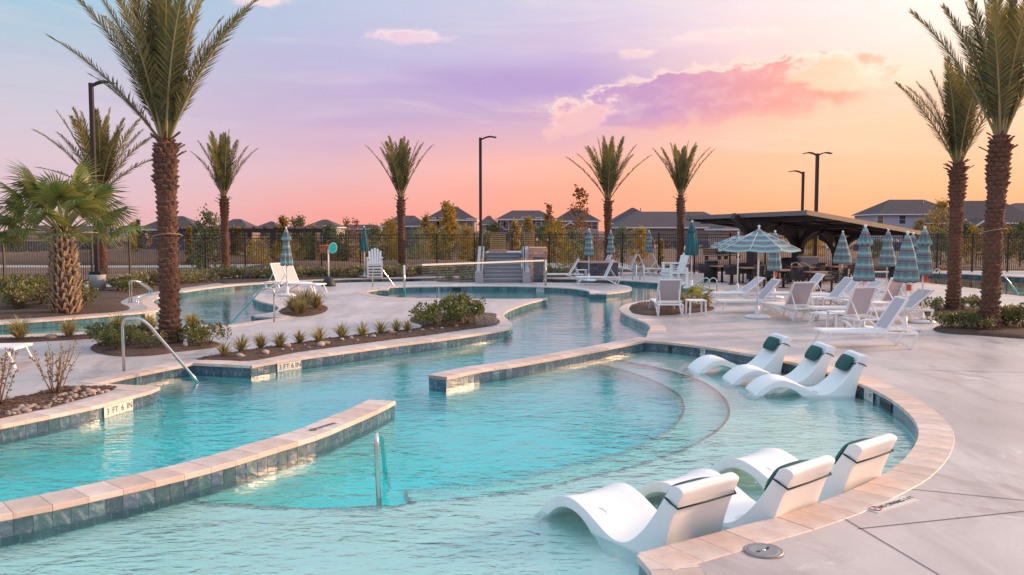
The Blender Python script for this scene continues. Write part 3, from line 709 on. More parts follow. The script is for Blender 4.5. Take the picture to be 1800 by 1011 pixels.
# ------------------------------------------------------------------ in-pool chaises
def make_chaise():
    r = thing('pool_chaise', 'x', 'chaise')
    top = catmull([(0, .0, 0), (.07, .13, 0), (.2, .29, 0), (.38, .41, 0), (.56, .445, 0), (.74, .40, 0), (.9, .325, 0), (1.05, .255, 0), (1.16, .235, 0), (1.28, .265, 0), (1.42, .375, 0), (1.55, .53, 0), (1.67, .72, 0), (1.735, .83, 0)], 4)
    back = catmull([(1.735, .83, 0), (1.8, .845, 0), (1.86, .815, 0), (1.83, .74, 0), (1.76, .58, 0), (1.69, .36, 0), (1.655, .15, 0), (1.64, .0, 0)], 4)
    bot = catmull([(.98, .0, 0), (.93, .1, 0), (.83, .22, 0), (.69, .315, 0), (.54, .345, 0), (.4, .315, 0), (.27, .225, 0), (.17, .11, 0), (.1, .0, 0)], 4)
    prof = top + back[1:] + bot; nt = len(top); N = len(prof); K = 6; w = .345
    vs = []
    for k in range(K + 1):
        u = -1 + 2 * k / K
        for i, p in enumerate(prof):
            dish = -.03 * (1 - u * u) if i < nt else (.0 if i < nt + 6 else (-.02 * (1 - u * u) if i < nt + len(back) - 3 else 0))
            x, z = p.x, p.y
            if i < nt: z += dish * min(1, z * 4)
            elif i < nt + len(back) - 1: x += dish
            yy = u * w * (1 - .05 * max(0, 1 - z / .25) * (1 if x < .3 else 0)) * (1 if x < 1.5 else 1 - .04 * (x - 1.5) / .3)
            vs.append((x, yy, z))
    fs = [(k * N + i, k * N + (i + 1) % N, (k + 1) * N + (i + 1) % N, (k + 1) * N + i) for k in range(K) for i in range(N)]
    mb = MB(); mb.sm = True; mb.add(vs, fs)
    mb.add([vs[i] for i in range(N)], [tuple(reversed(range(N)))]); mb.add([vs[K * N + i] for i in range(N)], [tuple(range(N))])
    me = mb.mesh('shell', MAT['chaise_white']); bm = bmesh.new(); bm.from_mesh(me); bmesh.ops.remove_doubles(bm, verts=bm.verts, dist=1e-5)
    bmesh.ops.recalc_face_normals(bm, faces=bm.faces); bm.to_mesh(me); bm.free()
    o = bpy.data.objects.new('shell', me); C.objects.link(o); o.parent = r; bevel(o, .014, 3)
    for p_ in me.polygons: p_.use_smooth = True
    # cup recess on the knee
    cup = MB(); cup.lathe([(.062, .0), (.060, .012), (.052, .013), (.048, -.004), (.0, -.006)], 20, cap=False)
    c_ = cup.build('cup_holder', MAT['chaise_white'], r, (.80, -.2, .343)); c_.rotation_euler = (0, radians(30), 0)
    # pillow on the head of the backrest
    mb = MB(); mb.sm = True; nx, ny = 10, 8; vs = []
    for sgn in (1, -1):
        for i in range(nx + 1):
            for j in range(ny + 1):
                u = -1 + 2 * i / nx; v = -1 + 2 * j / ny; th = .05 * (max(0, 1 - u ** 4) * max(0, 1 - v ** 4)) ** .5
                vs.append((v * .135 * (1 - .05 * u * u), u * .25 * (1 - .06 * v * v), sgn * th))
    M = (nx + 1) * (ny + 1); fs = []
    for i in range(nx):
        for j in range(ny):
            a = i * (ny + 1) + j; fs += [(a, a + ny + 1, a + ny + 2, a + 1), (M + a, M + a + 1, M + a + ny + 2, M + a + ny + 1)]
    mb.add(vs, fs); pl = mb.build('pillow', MAT['pillow'], r, (1.60, 0, .69)); pl.rotation_euler = (0, -radians(57), 0)
    Mi = (Matrix.Translation((1.60, 0, .69)) @ Matrix.Rotation(-radians(57), 4, 'Y')).inverted()
    st = MB()
    st.tube([Mi @ Vector(q) for q in ((1.645, -.24, .70), (1.69, -.335, .735), (1.76, -.352, .715), (1.822, -.335, .68), (1.818, 0, .675), (1.822, .335, .68), (1.76, .352, .715), (1.69, .335, .735), (1.645, .24, .70))], .009, 6)
    st.build('strap', MAT['strap'], pl)
    return r
chaise0 = make_chaise()
CH = [(.46, 8.02, -54, 'white in-pool chaise whose back is next to the round skimmer lid'), (1.34, 8.45, -50, 'white in-pool chaise in the middle of the trio with backs to the deck'),
      (2.25, 9.26, -51, 'white in-pool chaise nearest the curved coping in the trio with backs to the deck'),
      (3.2, 15.55, 5, 'white in-pool chaise with green pillow, closest of its row to the low wall'), (3.55, 14.45, 1, 'white in-pool chaise with green pillow in the middle of its row'),
      (3.68, 13.5, -2, 'white in-pool chaise with green pillow at the open-water end of its row')]
for i, (x, y, a, lb) in enumerate(CH):
    o = chaise0 if i == 0 else dup(chaise0)
    o.location = (x, y, SHZ); o.rotation_euler = (0, 0, radians(a)); o['label'] = lb; o['group'] = 'white chaises standing in the shallow pool'

# ------------------------------------------------------------------ sun loungers
def make_lounger(ang, flat=False):
    r = thing('sun_lounger', 'x', 'lounger')
    Wd = .33
    f = MB()
    for s in (-1, 1):
        f.bar((0, s * Wd, .33), (1.28, s * Wd, .33), .05, .045); f.bar((1.26, s * Wd, .33), (1.86, s * Wd, .31), .05, .04)
    for x in (.02, 1.24, 1.84): f.bar((x, -Wd, .33), (x, Wd, .33), .05, .04)
    bevel(f.build('frame', MAT['resin_white'], r), .01)
    for s in (-1, 1):
        bevel(MB().bar((.14, s * Wd, .32), (.0, s * (Wd + .03), .0), .06, .035).build('leg', MAT['resin_white'], r), .01)
        lg = MB(); pts = catmull([(1.05, s * Wd, .31), (1.35, s * Wd, .22), (1.62, s * Wd, .08), (1.74, s * Wd, .0)], 5)
        for a, b_ in zip(pts, pts[1:]): lg.bar(a, b_, .05, .045)
        lg.bar((1.84, s * Wd, .31), (1.72, s * Wd, .0), .055, .035)
        lg.build('leg', MAT['resin_white'], r)
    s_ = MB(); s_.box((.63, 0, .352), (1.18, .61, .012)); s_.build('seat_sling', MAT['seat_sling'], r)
    a = radians(ang); L = .76; bx = Vector((1.24, 0, .36)); d = Vector((cos(a), 0, sin(a)))
    bf = MB()
    for s in (-1, 1): bf.bar(bx + Vector((0, s * .31, 0)), bx + d * L + Vector((0, s * .30, 0)), .045, .035)
    bf.bar(bx + d * L + Vector((0, -.32, 0)), bx + d * L + Vector((0, .32, 0)), .05, .035); bf.bar(bx + d * .03 + Vector((0, -.3, 0)), bx + d * .03 + Vector((0, .3, 0)), .04, .03)
    if ang > 10:
        for s in (-1, 1): bf.bar(bx + d * L * .55 + Vector((0, s * .27, 0)), (1.70, s * .27, .31), .025, .02)
    back = bf.build('backrest', MAT['resin_white'], r)
    n_ = Vector((-sin(a), 0, cos(a))); M = Matrix((d, Vector((0, 1, 0)), n_)).transposed()
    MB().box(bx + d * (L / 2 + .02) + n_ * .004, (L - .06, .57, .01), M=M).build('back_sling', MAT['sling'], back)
    return r
LP = {50: make_lounger(50), 58: make_lounger(58), 38: make_lounger(38), 66: make_lounger(66)}
LU = {}
def lounger(pxy, head, label, ang=50, grp='white sun loungers on the deck', at=.95, world=None):
    """pxy: ground pixel of the point `at` metres from the foot end; head: direction foot -> head, degrees"""
    p = Vector(world) if world else G(*pxy); a = radians(head); p = p - Vector((cos(a), sin(a), 0)) * at; p.z = 0
    o = LP[ang] if ang not in LU else dup(LP[ang]); LU[ang] = 1
    o.location = p; o.rotation_euler = (0, 0, a); o['label'] = label; o['group'] = grp
    return o
lounger((1521, 610), -3, 'white lounger with mauve raised back standing nearest the pool chaises', 58)
lounger((1415, 564), -78, 'white lounger showing its tan mesh back, beside the open umbrella', 58, at=1.7)
lounger((1527, 586), -72, 'white lounger showing its tan mesh back, behind the closest side table', 66, at=1.7)
lounger((1586, 556), -60, 'white lounger seen from behind, next to the palm bed', 66, at=1.7)
lounger((1317, 549), 4, 'white lounger lying under the open striped umbrella pole', 50)
lounger((1290, 533), 6, 'white lounger just beyond the open umbrella pole, back half raised', 38)
lounger((1400, 533), 3, 'white lounger in front of the picnic tables, beside the closed teal-tagged umbrella', 50)
lounger((1447, 544), 3, 'white lounger in the middle row, left of the tall striped umbrella', 50)
lounger((1468, 536), 5, 'white lounger in the back row, left of the tall striped umbrella', 50)
lounger((1497, 541), 8, 'white lounger behind the tall striped umbrella pole', 38)
lounger((1540, 548), 4, 'white lounger with mauve back between the two front striped umbrellas', 50)
lounger((1560, 541), 6, 'white lounger behind the orange-tagged umbrella', 50)
lounger((1480, 563), 2, 'white low lounger with its foot toward the side table', 38)
lounger((1570, 566), 8, 'white lounger next to the umbrella with the wide round base', 38)
lounger((1178, 556), -92, 'white lounger with tan mesh back beside the small square table and palm plant', 58, at=1.72)
lounger((990, 494.5), 2, 'white lounger on the net island, closest to the net post', 58, 'white loungers on the net island')
lounger((1052, 500.5), 2, 'white lounger on the net island next to the striped umbrella', 66, 'white loungers on the net island')
for x_, y_, hd, lb in ((1052, 485, 12, 'white lounger on the far deck beside the grey stone planter'), (1098, 483, 2, 'white lounger on the far deck next to the gold grab rails'), (1143, 483, 172, 'white lounger on the far deck right of the gold grab rails'), (1168, 483, 172, 'white lounger on the far deck closest to the white tall chair'), ):
    lounger((x_, y_), hd, lb, 66, 'white loungers in a row on the far deck')
lounger((528, 514), 158, 'white lounger on the left peninsula in front of the striped umbrella', 66, 'white loungers on the left peninsula')
lounger((506, 511), 150, 'white lounger on the left peninsula behind the striped umbrella pole', 66, 'white loungers on the left peninsula')
lounger((-30, 643), 186, 'white lounger cut by the frame beside the twiggy shrubs', 38, 'white loungers on the left deck', at=.7)
# side tables
def make_table():
    r = thing('side_table', 'x', 'side table')
    bevel(MB().box((0, 0, .43), (.5, .5, .035)).build('table_top', MAT['resin_white'], r), .012)
    for sx in (-1, 1):
        for sy in (-1, 1): bevel(MB().bar((sx * .21, sy * .21, .42), (sx * .225, sy * .225, 0), .045).build('leg', MAT['resin_white'], r), .006)
    return r
tb = make_table(); first = True
for (x_, y_), rz, lb in (((1477, 580), .1, 'square white side table between the two closest deck loungers'), ((1223, 555), .05, 'square white side table beside the lounger with palm plant'), ((1022, 490), .1, 'square white side table between the net island loungers'), ((1085, 483.5), .1, 'square white side table left of the gold grab rails'), ((1124, 483.5), 0, 'square white side table right of the gold grab rails'), ((1190, 482), 0, 'square white side table by the far fence palm'), ((1428, 548), .1, 'square white side table among the loungers by the picnic tables'), ((1545, 560), .2, 'square white side table tucked between rear loungers')):
    o = tb if first else dup(tb); first = False; p = G(x_, y_); o.location = p; o.rotation_euler = (0, 0, rz); o['label'] = lb; o['group'] = 'white square side tables'

# ------------------------------------------------------------------ umbrellas
def uvmesh(mb, name, mat, uvs, parent):
    me = mb.mesh(name, mat); ul = me.uv_layers.new(name='UVMap')
    for lp in me.loops: ul.data[lp.index].uv = uvs[lp.vertex_index]
    o = bpy.data.objects.new(name, me); C.objects.link(o); o.parent = parent; return o
def umb_common(r, hgt, base='round'):
    MB().tube([(0, 0, .05), (0, 0, hgt - .04)], .024, 10).build('pole', MAT['fitting_white'], r)
    b_ = MB(); b_.lathe([(.0, 0), (.33, 0), (.345, .02), (.34, .055), (.30, .075), (.06, .085), (.05, .32), (.036, .34), (.0, .34)], 20)
    b_.build('base', MAT['fitting_white'], r)
    fn = MB(); fn.lathe([(.018, hgt - .05), (.03, hgt - .03), (.02, hgt - .012), (.034, hgt + .016), (.037, hgt + .035), (.024, hgt + .057), (.0, hgt + .065)], 12); fn.build('finial', MAT['fitting_white'], r)
def make_closed(hgt, low, mat, seed, vent=True, wid=1.):
    rnd = random.Random(seed); r = thing('closed_umbrella', 'x', 'umbrella'); umb_common(r, hgt)
    n, seg = 48, 16; vs = []; uvs = []; ph = rnd.uniform(0, 6)
    for i in range(seg + 1):
        t_ = i / seg; z = hgt - .03 - (hgt - low) * t_
        base = .035 + .185 * t_ ** .75 * wid
        if t_ > .86: base *= 1 - .10 * (t_ - .86) / .14
        for k in range(n):
            a = 2 * pi * k / n; fold = cos(8 * a + ph + .5 * sin(3 * t_ + ph)); am = .03 + .24 * t_
            rr = base * (1 + am * fold * .8 + .1 * sin(2 * a + ph * 2 + t_ * 3))
            vs.append((rr * cos(a), rr * sin(a), z + (.014 * fold * t_ ** 3))); uvs.append((k / n, t_ + .004 * fold))
    fs = [(i * n + k, (i + 1) * n + k, (i + 1) * n + (k + 1) % n, i * n + (k + 1) % n) for i in range(seg) for k in range(n)]
    mb = MB(); mb.sm = True; mb.add(vs, fs); can = uvmesh(mb, 'canopy', MAT[mat], uvs, r)
    if vent:
        vs = []; uvs = []
        for i in range(6):
            t_ = i / 5; z = hgt - .02 - .40 * t_; base = .04 + .12 * t_ ** .8
            for k in range(n):
                a = 2 * pi * k / n; fold = cos(8 * a + ph + 1); rr = base * (1 + .25 * t_ * fold)
                vs.append((rr * cos(a), rr * sin(a), z + .03 * fold * t_)); uvs.append((k / n, t_ * .3))
        mb = MB(); mb.sm = True; mb.add(vs, [(i * n + k, (i + 1) * n + k, (i + 1) * n + (k + 1) % n, i * n + (k + 1) % n) for i in range(5) for k in range(n)]); uvmesh(mb, 'vent', MAT[mat], uvs, can)
    return r
def make_open(hgt, low, rad, seed):
    r = thing('open_umbrella', 'x', 'umbrella'); umb_common(r, hgt); n, sub, seg = 8, 6, 10
    vs = []; uvs = []; m_ = n * sub
    for i in range(seg + 1):
        t_ = i / seg
        for k in range(m_):
            a = 2 * pi * k / m_ + .2; u = (k % sub) / sub; sag = sin(pi * u)
            rr = rad * t_ * (1 - .085 * sag * t_ ** .5); z = hgt - .03 - (hgt - low) * (t_ ** .93) - .05 * sag * t_ * (1 - .3 * t_)
            vs.append((rr * cos(a), rr * sin(a), z)); uvs.append((u, t_ * .95))
    fs = [(i * m_ + k, (i + 1) * m_ + k, (i + 1) * m_ + (k + 1) % m_, i * m_ + (k + 1) % m_) for i in range(seg) for k in range(m_)]
    mb = MB(); mb.sm = True; mb.add(vs, fs); can = uvmesh(mb, 'canopy', MAT['striped_canvas'], uvs, r)
    for k in range(n):
        a = 2 * pi * k / n + .2; MB().tube([(.03 * cos(a), .03 * sin(a), hgt - .07), (rad * .97 * cos(a), rad * .97 * sin(a), low - .0)], .01, 5).build('rib', MAT['fitting_white'], can)
    return r
def put(o, pxy, rz=0., label=None, group=None):
    o.location = G(*pxy); o.rotation_euler = (0, 0, rz); o['label'] = label
    if group: o['group'] = group
    return o
SU = 'closed striped umbrellas'
put(make_open(2.45, 1.86, 1.12, 1), (1331, 559), .1, 'open teal striped umbrella on a white pole with hexagonal base')
put(make_open(2.25, 1.76, 1.05, 2), (1296, 514), .4, 'open teal striped umbrella partly hidden behind another open one')
put(make_closed(2.42, 1.12, 'striped_canvas', 3), (505, 520), .1, 'closed striped umbrella on the left peninsula by two loungers', SU)
put(make_closed(2.5, 1.35, 'umbrella_teal', 4, False), (641, 487.5), .1, 'closed plain teal umbrella beside the tall white slatted chair')
put(make_closed(2.38, 1.2, 'striped_canvas', 5), (1035, 494), .1, 'closed striped umbrella between the net island loungers', SU)
put(make_closed(2.3, 1.15, 'striped_canvas', 6), (1073, 483), .1, 'closed striped umbrella by the far stone planter', SU)
put(make_closed(2.3, 1.2, 'striped_canvas', 7), (1140, 481), .1, 'closed striped umbrella behind the far loungers', SU)
put(make_closed(2.7, 1.38, 'umbrella_teal', 8, True, 1.35), (1215, 507), .4, 'closed plain teal umbrella right of the white tall chair')
put(make_closed(2.3, .98, 'striped_canvas', 9), (1360, 524), .3, 'closed striped umbrella by the picnic tables with an orange tag', SU)
put(make_closed(2.28, 1.05, 'striped_canvas', 10, False, 1.5), (1479, 508), .2, 'closed striped umbrella in front of the steel canopy column', SU)
put(make_closed(2.45, 1.2, 'striped_canvas', 11, True, 1.05), (1516, 580), .5, 'closed tall striped umbrella with frilled top, closest to the pool chaises', SU)
put(make_closed(2.35, 1.0, 'striped_canvas', 12, True, 1.4), (1558, 513), .2, 'closed striped umbrella by the dark bin under the canopy edge', SU)
put(make_closed(2.3, 1.18, 'striped_canvas', 13, False, 1.3), (1590, 581), .8, 'closed striped umbrella with orange tag behind the nearest lounger', SU)
put(make_closed(2.25, 1.0, 'striped_canvas', 14), (1601, 536), .2, 'closed striped umbrella half hidden between two others', SU)
put(make_closed(2.42, 1.25, 'striped_canvas', 15), (1620, 567), 1., 'closed striped umbrella with orange tag next to the palm bed', SU)
# orange safety tags on three poles
for (pxy, z, lb) in (((1360, 524), .83, 'orange tag hanging on the umbrella pole by the picnic tables'), ((1590, 581), 1.02, 'orange tag on the umbrella pole behind the nearest lounger'), ((1620, 567), 1.13, 'orange tag on the umbrella pole next to the palm bed')):
    p = G(*pxy); tg = MB(); tg.box((0, 0, 0), (.1, .03, .15)); tg.tube([(0, 0, .07), (0, 0, .12)], .006, 5)
    o = bevel(tg.build('safety_tag', MAT['orange'], None, p + Vector((.055, -.035, z))), .01); tag(o, lb, 'tag', 'orange tags')

# ------------------------------------------------------------------ steel handrails
def rail(name, pts, r, label, n=7, smooth=True):
    p = catmull(pts, n) if smooth else pts
    o = MB().tube(p, r, 10).build(name, MAT['steel']); return tag(o, label, 'handrail', 'steel pool handrails')
def bent(pts, rad=.12, n=6):
    """polyline with rounded corners"""
    pts = [Vector(p) for p in pts]; out = [pts[0]]
    for a, b_, c in zip(pts, pts[1:], pts[2:]):
        d1 = (a - b_); d2 = (c - b_); r_ = min(rad, d1.length * .45, d2.length * .45); p = b_ + d1.normalized() * r_; q = b_ + d2.normalized() * r_
        for k in range(n + 1): t_ = k / n; out.append(p * (1 - t_) ** 2 + b_ * 2 * t_ * (1 - t_) + q * t_ ** 2)
    return out + [pts[-1]]
def railb(pts, label, r=.022, rad=.14): return rail('handrail', bent(pts, rad), r, label, smooth=False)
a = G(218, 652); yy = a.y
railb([a + Vector((0, 0, -.01)), D(215, 560, yy), D(252, 560, yy - .35), G(349, 673, WZ), G(380, 712, -1.0)], 'steel handrail running down the entry steps beside the corner planter', .025, .2)
a = G(667, 905, -.36); railb([a, D(661, 763, a.y - .02), D(671, 764, a.y + .55), G(672, 880, -.5) + Vector((.0, .55, -.4))], 'steel handrail standing alone in the shallow pool', .024, .13)
a = G(482, 566); railb([a, D(482, 508, a.y), D(462, 506, a.y - .1), G(404, 570.5, WZ), G(395, 578, -.8)], 'steel handrail dropping into the river by the ornamental grass', .024, .25)
for dx, w in ((0, 'outer'), (4, 'inner')):
    a = G(227 + dx, 533 - dx * .3); railb([a, D(227 + dx, 494, a.y), D(240 + dx, 494, a.y + .1), D(264 + dx, 510, a.y + .8), D(260 + dx, 518, a.y + .8), D(240 + dx, 522, a.y + .5), G(239 + dx, 532)], 'curled steel grab rail on the left river bank, %s one of the pair' % w, .022, .25)
a = G(655, 505); railb([a, D(655, 470, a.y), D(670, 471, a.y + .1), G(699, 511, WZ), G(704, 516, -.7)], 'steel handrail at the closed end of the net channel', .026, .2)
for dx, w in ((0, 'left'), (13, 'right')):
    a = G(1113 + dx, 492); railb([a + Vector((0, .2, 0)), D(1113 + dx, 469, a.y + .2), D(1118 + dx, 466, a.y), D(1119 + dx, 470, a.y - .1), G(1119 + dx, 494)], 'gold-lit steel grab rail on the far deck edge, one closer to %s table' % w, .028, .2)
    a = G(1247 + dx, 515); railb([a + Vector((0, 0, 0)), D(1247 + dx, 491, a.y), D(1240 + dx, 488, a.y + .1), D(1223 + dx, 501, a.y + .4), D(1222 + dx, 508, a.y + .4), G(1238 + dx, 514.5)], 'looped steel grab rail by the teal umbrella, %s one of the pair' % w, .022, .2)
    a = G(1391 + dx, 496); railb([a, D(1391 + dx, 463, a.y), D(1400 + dx, 461, a.y), D(1416 + dx, 473, a.y), G(1418 + dx, 496)], 'white-lit looped rail behind the picnic tables, %s one' % w, .03, .3)
a = G(1752, 512); railb([D(1752, 508, a.y), D(1754, 479, a.y), D(1760, 478, a.y), G(1792, 518, -.1)], 'steel handrail at the lap pool steps behind the right palm', .026, .2)
a = G(1652, 484); railb([a, D(1651, 472, a.y), D(1640, 476, a.y), G(1638, 483)], 'small steel grab rail at the far side of the lap pool', .026, .15)
# ------------------------------------------------------------------ palms
def frond_mesh(L, droop, seed, pairs=46, leaf=.42, stiff=1., mats=None, lw=.022, curl=0., bare=.13, lift=.75):
    """feather frond growing from the origin along +Z, bending towards +X; rachis and leaflets in one mesh"""
    rnd = random.Random(seed); mb = MB(); N = 14; pts = []; ang = 0.; p = Vector((0, 0, 0)); st = L / N; pts.append(p.copy()); dirs = [Vector((0, 0, 1))]
    for i in range(N):
        ang += droop / N * (.35 + 1.3 * (i / N)); d = Vector((sin(ang), curl * i / N * .3, cos(ang))).normalized(); p = p + d * st; pts.append(p.copy()); dirs.append(d)
    mb.cur = 0; mb.tube(pts, [.0095 * (1 - .85 * i / N) + .0012 for i in range(N + 1)], 5, caps=False)
    mb.cur = 1; side = Vector((0, 1, 0))
    for k in range(pairs):
        t_ = bare + (1 - bare) * (k + .5) / pairs; x = t_ * N; i = min(int(x), N - 1); f_ = x - i
        q = pts[i].lerp(pts[i + 1], f_); d = dirs[i].lerp(dirs[i + 1], f_).normalized(); nrm = d.cross(side).normalized()
        env = min(1, (t_ - bare) / .12 + .35) * (1 - .72 * max(0, (t_ - .55) / .45) ** 1.3)
        for s in (-1, 1):
            l_ = leaf * env * rnd.uniform(.85, 1.1); fw = lift + rnd.uniform(-.14, .14) + .35 * t_
            dr = (d * fw + side * s * (1.05 - .4 * t_) + nrm * rnd.uniform(-.25, .12) * -1).normalized()
            wv = d.cross(dr).cross(dr).normalized() * lw * .5 * rnd.uniform(.8, 1.2)
            m_ = q + dr * l_ * .5 + Vector((0, 0, -.02 * l_)); e = q + dr * l_ + Vector((0, 0, -.09 * l_))
            mb.add([q - wv * .6, q + wv * .6, m_ + wv, e, m_ - wv], [(0, 1, 2, 4), (4, 2, 3)])
    return mb.mesh('frond', mats or [MAT['rachis'], MAT['date_leaf']])
FR = {}
def fronds(kind, detail):
    key = (kind, detail)
    if key not in FR:
        P = {'hi': (84, .019), 'mid': (58, .030), 'lo': (34, .04)}[detail]
        FR[key] = [frond_mesh(1., d_, 100 + i, P[0], .16, lw=P[1] / 3.1 * 1.2, curl=c_) for i, (d_, c_) in enumerate(((.12, .1), (.28, -.2), (.45, .25), (.6, -.1), (.9, .2)))]
    return FR[key]
def date_palm(basepx, ztop, label, detail='mid', L=3.2, nf=24, r0=.27, seed=0, spread=1., extra=(), lean=(0, 0), base=None, big=1.):
    rnd = random.Random(seed); p = base or G(*basepx)
    r = thing('date_palm', label, 'palm tree', p, 0, 'date palms')
    # trunk with overlapping leaf-base scales
    N = 26; mb = MB()
    def cen(t_): return Vector((lean[0] * t_ ** 1.5, lean[1] * t_ ** 1.5, ztop * t_))
    def rad(t_): return r0 * (1.18 - .3 * min(1, t_ * 6) + (.16 if .72 < t_ < .97 else 0) * min(1, (t_ - .72) * 12) - (.0 if t_ < .93 else .5 * (t_ - .93) / .07 * .6))
    mb.tube([cen(i / N) - Vector((0, 0, .1 if i == 0 else 0)) for i in range(N + 1)], [rad(i / N) * .92 for i in range(N + 1)], 14)
    rows = int(ztop / .105) if detail == 'hi' else int(ztop / .15); per = 9 if detail == 'hi' else 7
    for i in range(rows):
        t_ = (i + .5) / rows; c = cen(t_); R = rad(t_)
        for k in range(per):
            a = 2 * pi * (k + .5 * (i % 2)) / per + rnd.uniform(-.12, .12); ca, sa = cos(a), sin(a); out = Vector((ca, sa, 0)); tn = Vector((-sa, ca, 0))
            h = ztop / rows * 1.25; w = 2 * pi * R / per * .55; pr = rnd.uniform(.015, .06) * (1 if t_ < .72 else 1.5)
            jag = rnd.uniform(-.02, .02)
            b0 = c + out * R * .86 - Vector((0, 0, h * .55)); tp = c + out * (R * .95 + pr) + Vector((0, 0, h * .42 + jag)); tb_ = c + out * R * .8 + Vector((0, 0, h * .5))
            l_ = c + out * R * .88 - tn * w; r_ = c + out * R * .88 + tn * w
            tl = tp - tn * w * .7; tr_ = tp + tn * w * .7 - Vector((0, 0, rnd.uniform(0, .03)))
            mb.cur = 0
            mb.add([b0, r_, tr_, tl, l_, tb_ - tn * w * .6, tb_ + tn * w * .6], [(0, 1, 2, 3), (0, 3, 4), (3, 2, 6, 5), (1, 6, 2), (4, 3, 5)])
            if t_ > .9 and rnd.random() < .35:
                mb.bar(tp, tp + (out + Vector((0, 0, .6))) * rnd.uniform(.08, .2), .05, .025)
    mb.build('trunk', [MAT['trunk']], r)
    top = cen(1.)
    specs = []
    for i in range(nf):
        t_ = (i + .5) / nf; az_ = i * 2.399 + rnd.uniform(-.2, .2); tilt = radians(1 + 20 * t_ ** 1.15) * spread + rnd.uniform(-.04, .04)
        specs.append((az_, tilt, min(4, int(t_ * 3.4)), L * rnd.uniform(.86, 1.04)))
    specs += list(extra)
    ms = fronds('date', detail)
    for az_, tilt, mi_, l_ in specs:
        o = bpy.data.objects.new('frond', ms[mi_]); C.objects.link(o); o.parent = r
        o.location = top + Vector((cos(az_), sin(az_), 0)) * r0 * .25 + Vector((0, 0, -.1))
        o.rotation_euler = (Matrix.Rotation(az_, 3, 'Z') @ Matrix.Rotation(tilt, 3, 'Y') @ Matrix.Rotation(0, 3, 'Z')).to_euler(); o.scale = (l_ * big, l_ * big, l_)
    return r
date_palm((300, 606), 4.25, 'tall date palm in the oval shrub bed beside the long handrail', 'hi', 3.5, 23, .215, 1, .9, extra=[(pi * .98, radians(36), 2, 3.2), (pi * 1.02, radians(35), 2, 2.0), (-.15, radians(24), 2, 3.5)])
date_palm((1738, 584), 4.55, 'tall date palm in the shrub bed closest to the deck loungers', 'hi', 3.5, 22, .22, 2, .9, lean=(.1, 0), extra=[(pi * .95, radians(24), 2, 3.6)])
date_palm((1675, 549), 4.3, 'date palm in the smaller shrub bed by the lap pool', 'hi', 3.05, 19, .2, 3, .95, extra=[(pi, radians(28), 2, 3.0)])
date_palm((182, 497), 4.15, 'date palm behind the left lamp post', 'mid', 3.7, 22, .2, 4, 1.5, extra=[(0, radians(48), 3, 3.4), (pi, radians(58), 2, 3.0)])
date_palm((397, 487), 4.05, 'date palm by the fence near the timber pergola', 'mid', 3.3, 18, .2, 5, .95)
date_palm((706, 483), 4.1, 'date palm by the fence behind the net post', 'mid', 3.2, 16, .2, 6, .85, extra=[(pi, radians(22), 2, 3.3), (0, radians(20), 2, 3.3)])
date_palm((1068, 482), 4.05, 'date palm by the fence behind the grey stone planter', 'mid', 3.3, 18, .2, 7, 1.05, extra=[(pi, radians(34), 2, 3.2), (0, radians(33), 2, 3.3)])
date_palm((1195, 482), 4.2, 'date palm by the fence closest to the steel canopy', 'mid', 2.95, 15, .2, 8, .85, extra=[(0, radians(24), 2, 3.1), (pi, radians(20), 2, 3.0)])
# fan palm
def fan_mesh(seed, R=.75, n=34):
    rnd = random.Random(seed); mb = MB(); mb.cur = 0; P = 1.0
    mb.tube([(0, 0, 0), (.05, 0, P * .5), (.16, 0, P)], [.022, .016, .012], 5); mb.cur = 1; c = Vector((.16, 0, P))
    for i in range(n):
        a = -2.3 + 4.6 * i / (n - 1); l_ = R * (1 - .18 * abs(a) / 2.3) * rnd.uniform(.9, 1.08)
        d = Vector((.35, sin(a), cos(a))).normalized(); s = Vector((0, cos(a), -sin(a))); w = .017
        m_ = c + d * l_ * .55; e = c + d * l_ + Vector((.1 * rnd.uniform(.2, 1.8), 0, -.12 * rnd.uniform(.3, 1.8) * l_))
        mb.add([c - s * w * .4, c + s * w * .4, m_ + s * w + Vector((.01, 0, 0)), e, m_ - s * w], [(0, 1, 2, 4), (4, 2, 3)])
    return mb.mesh('frond', [MAT['rachis'], MAT['fan_leaf']])
fm = [fan_mesh(i) for i in range(4)]
p = G(115, 552); sab = thing('fan_palm', 'stout fan palm with criss-cross pale leaf stubs on its trunk', 'palm tree', p)
rnd = random.Random(5); mb = MB(); zt = 2.35; mb.tube([(0, 0, -.05), (0, 0, 1.2), (.02, 0, zt)], [.34, .30, .2], 14)
for i in range(17):
    t_ = (i + .5) / 17; R = .33 - .13 * t_ ** 2
    for k in range(7):
        a = 2 * pi * (k + .5 * (i % 2)) / 7 + rnd.uniform(-.1, .1); out = Vector((cos(a), sin(a), 0)); tn = Vector((-sin(a), cos(a), 0)); b_ = out * R * .9 + Vector((0, 0, zt * t_ - .1))
        mb.cur = 1
        for s in (-1, 1): mb.bar(b_ + tn * s * .015, b_ + out * rnd.uniform(.09, .16) + tn * s * .1 + Vector((0, 0, rnd.uniform(.2, .3))), .065, .03)
mb.build('trunk', [MAT['trunk'], MAT['boot_pale']], sab)
for i in range(34):
    t_ = (i + .5) / 34; az_ = i * 2.399; tilt = radians(4 + 78 * t_); o = bpy.data.objects.new('frond', fm[i % 4]); C.objects.link(o); o.parent = sab
    o.location = (.02, 0, zt - .12); o.rotation_euler = (Matrix.Rotation(az_, 3, 'Z') @ Matrix.Rotation(tilt, 3, 'Y')).to_euler(); s_ = rnd.uniform(1.2, 1.45); o.scale = (s_, s_, s_ * rnd.uniform(.85, 1.12))
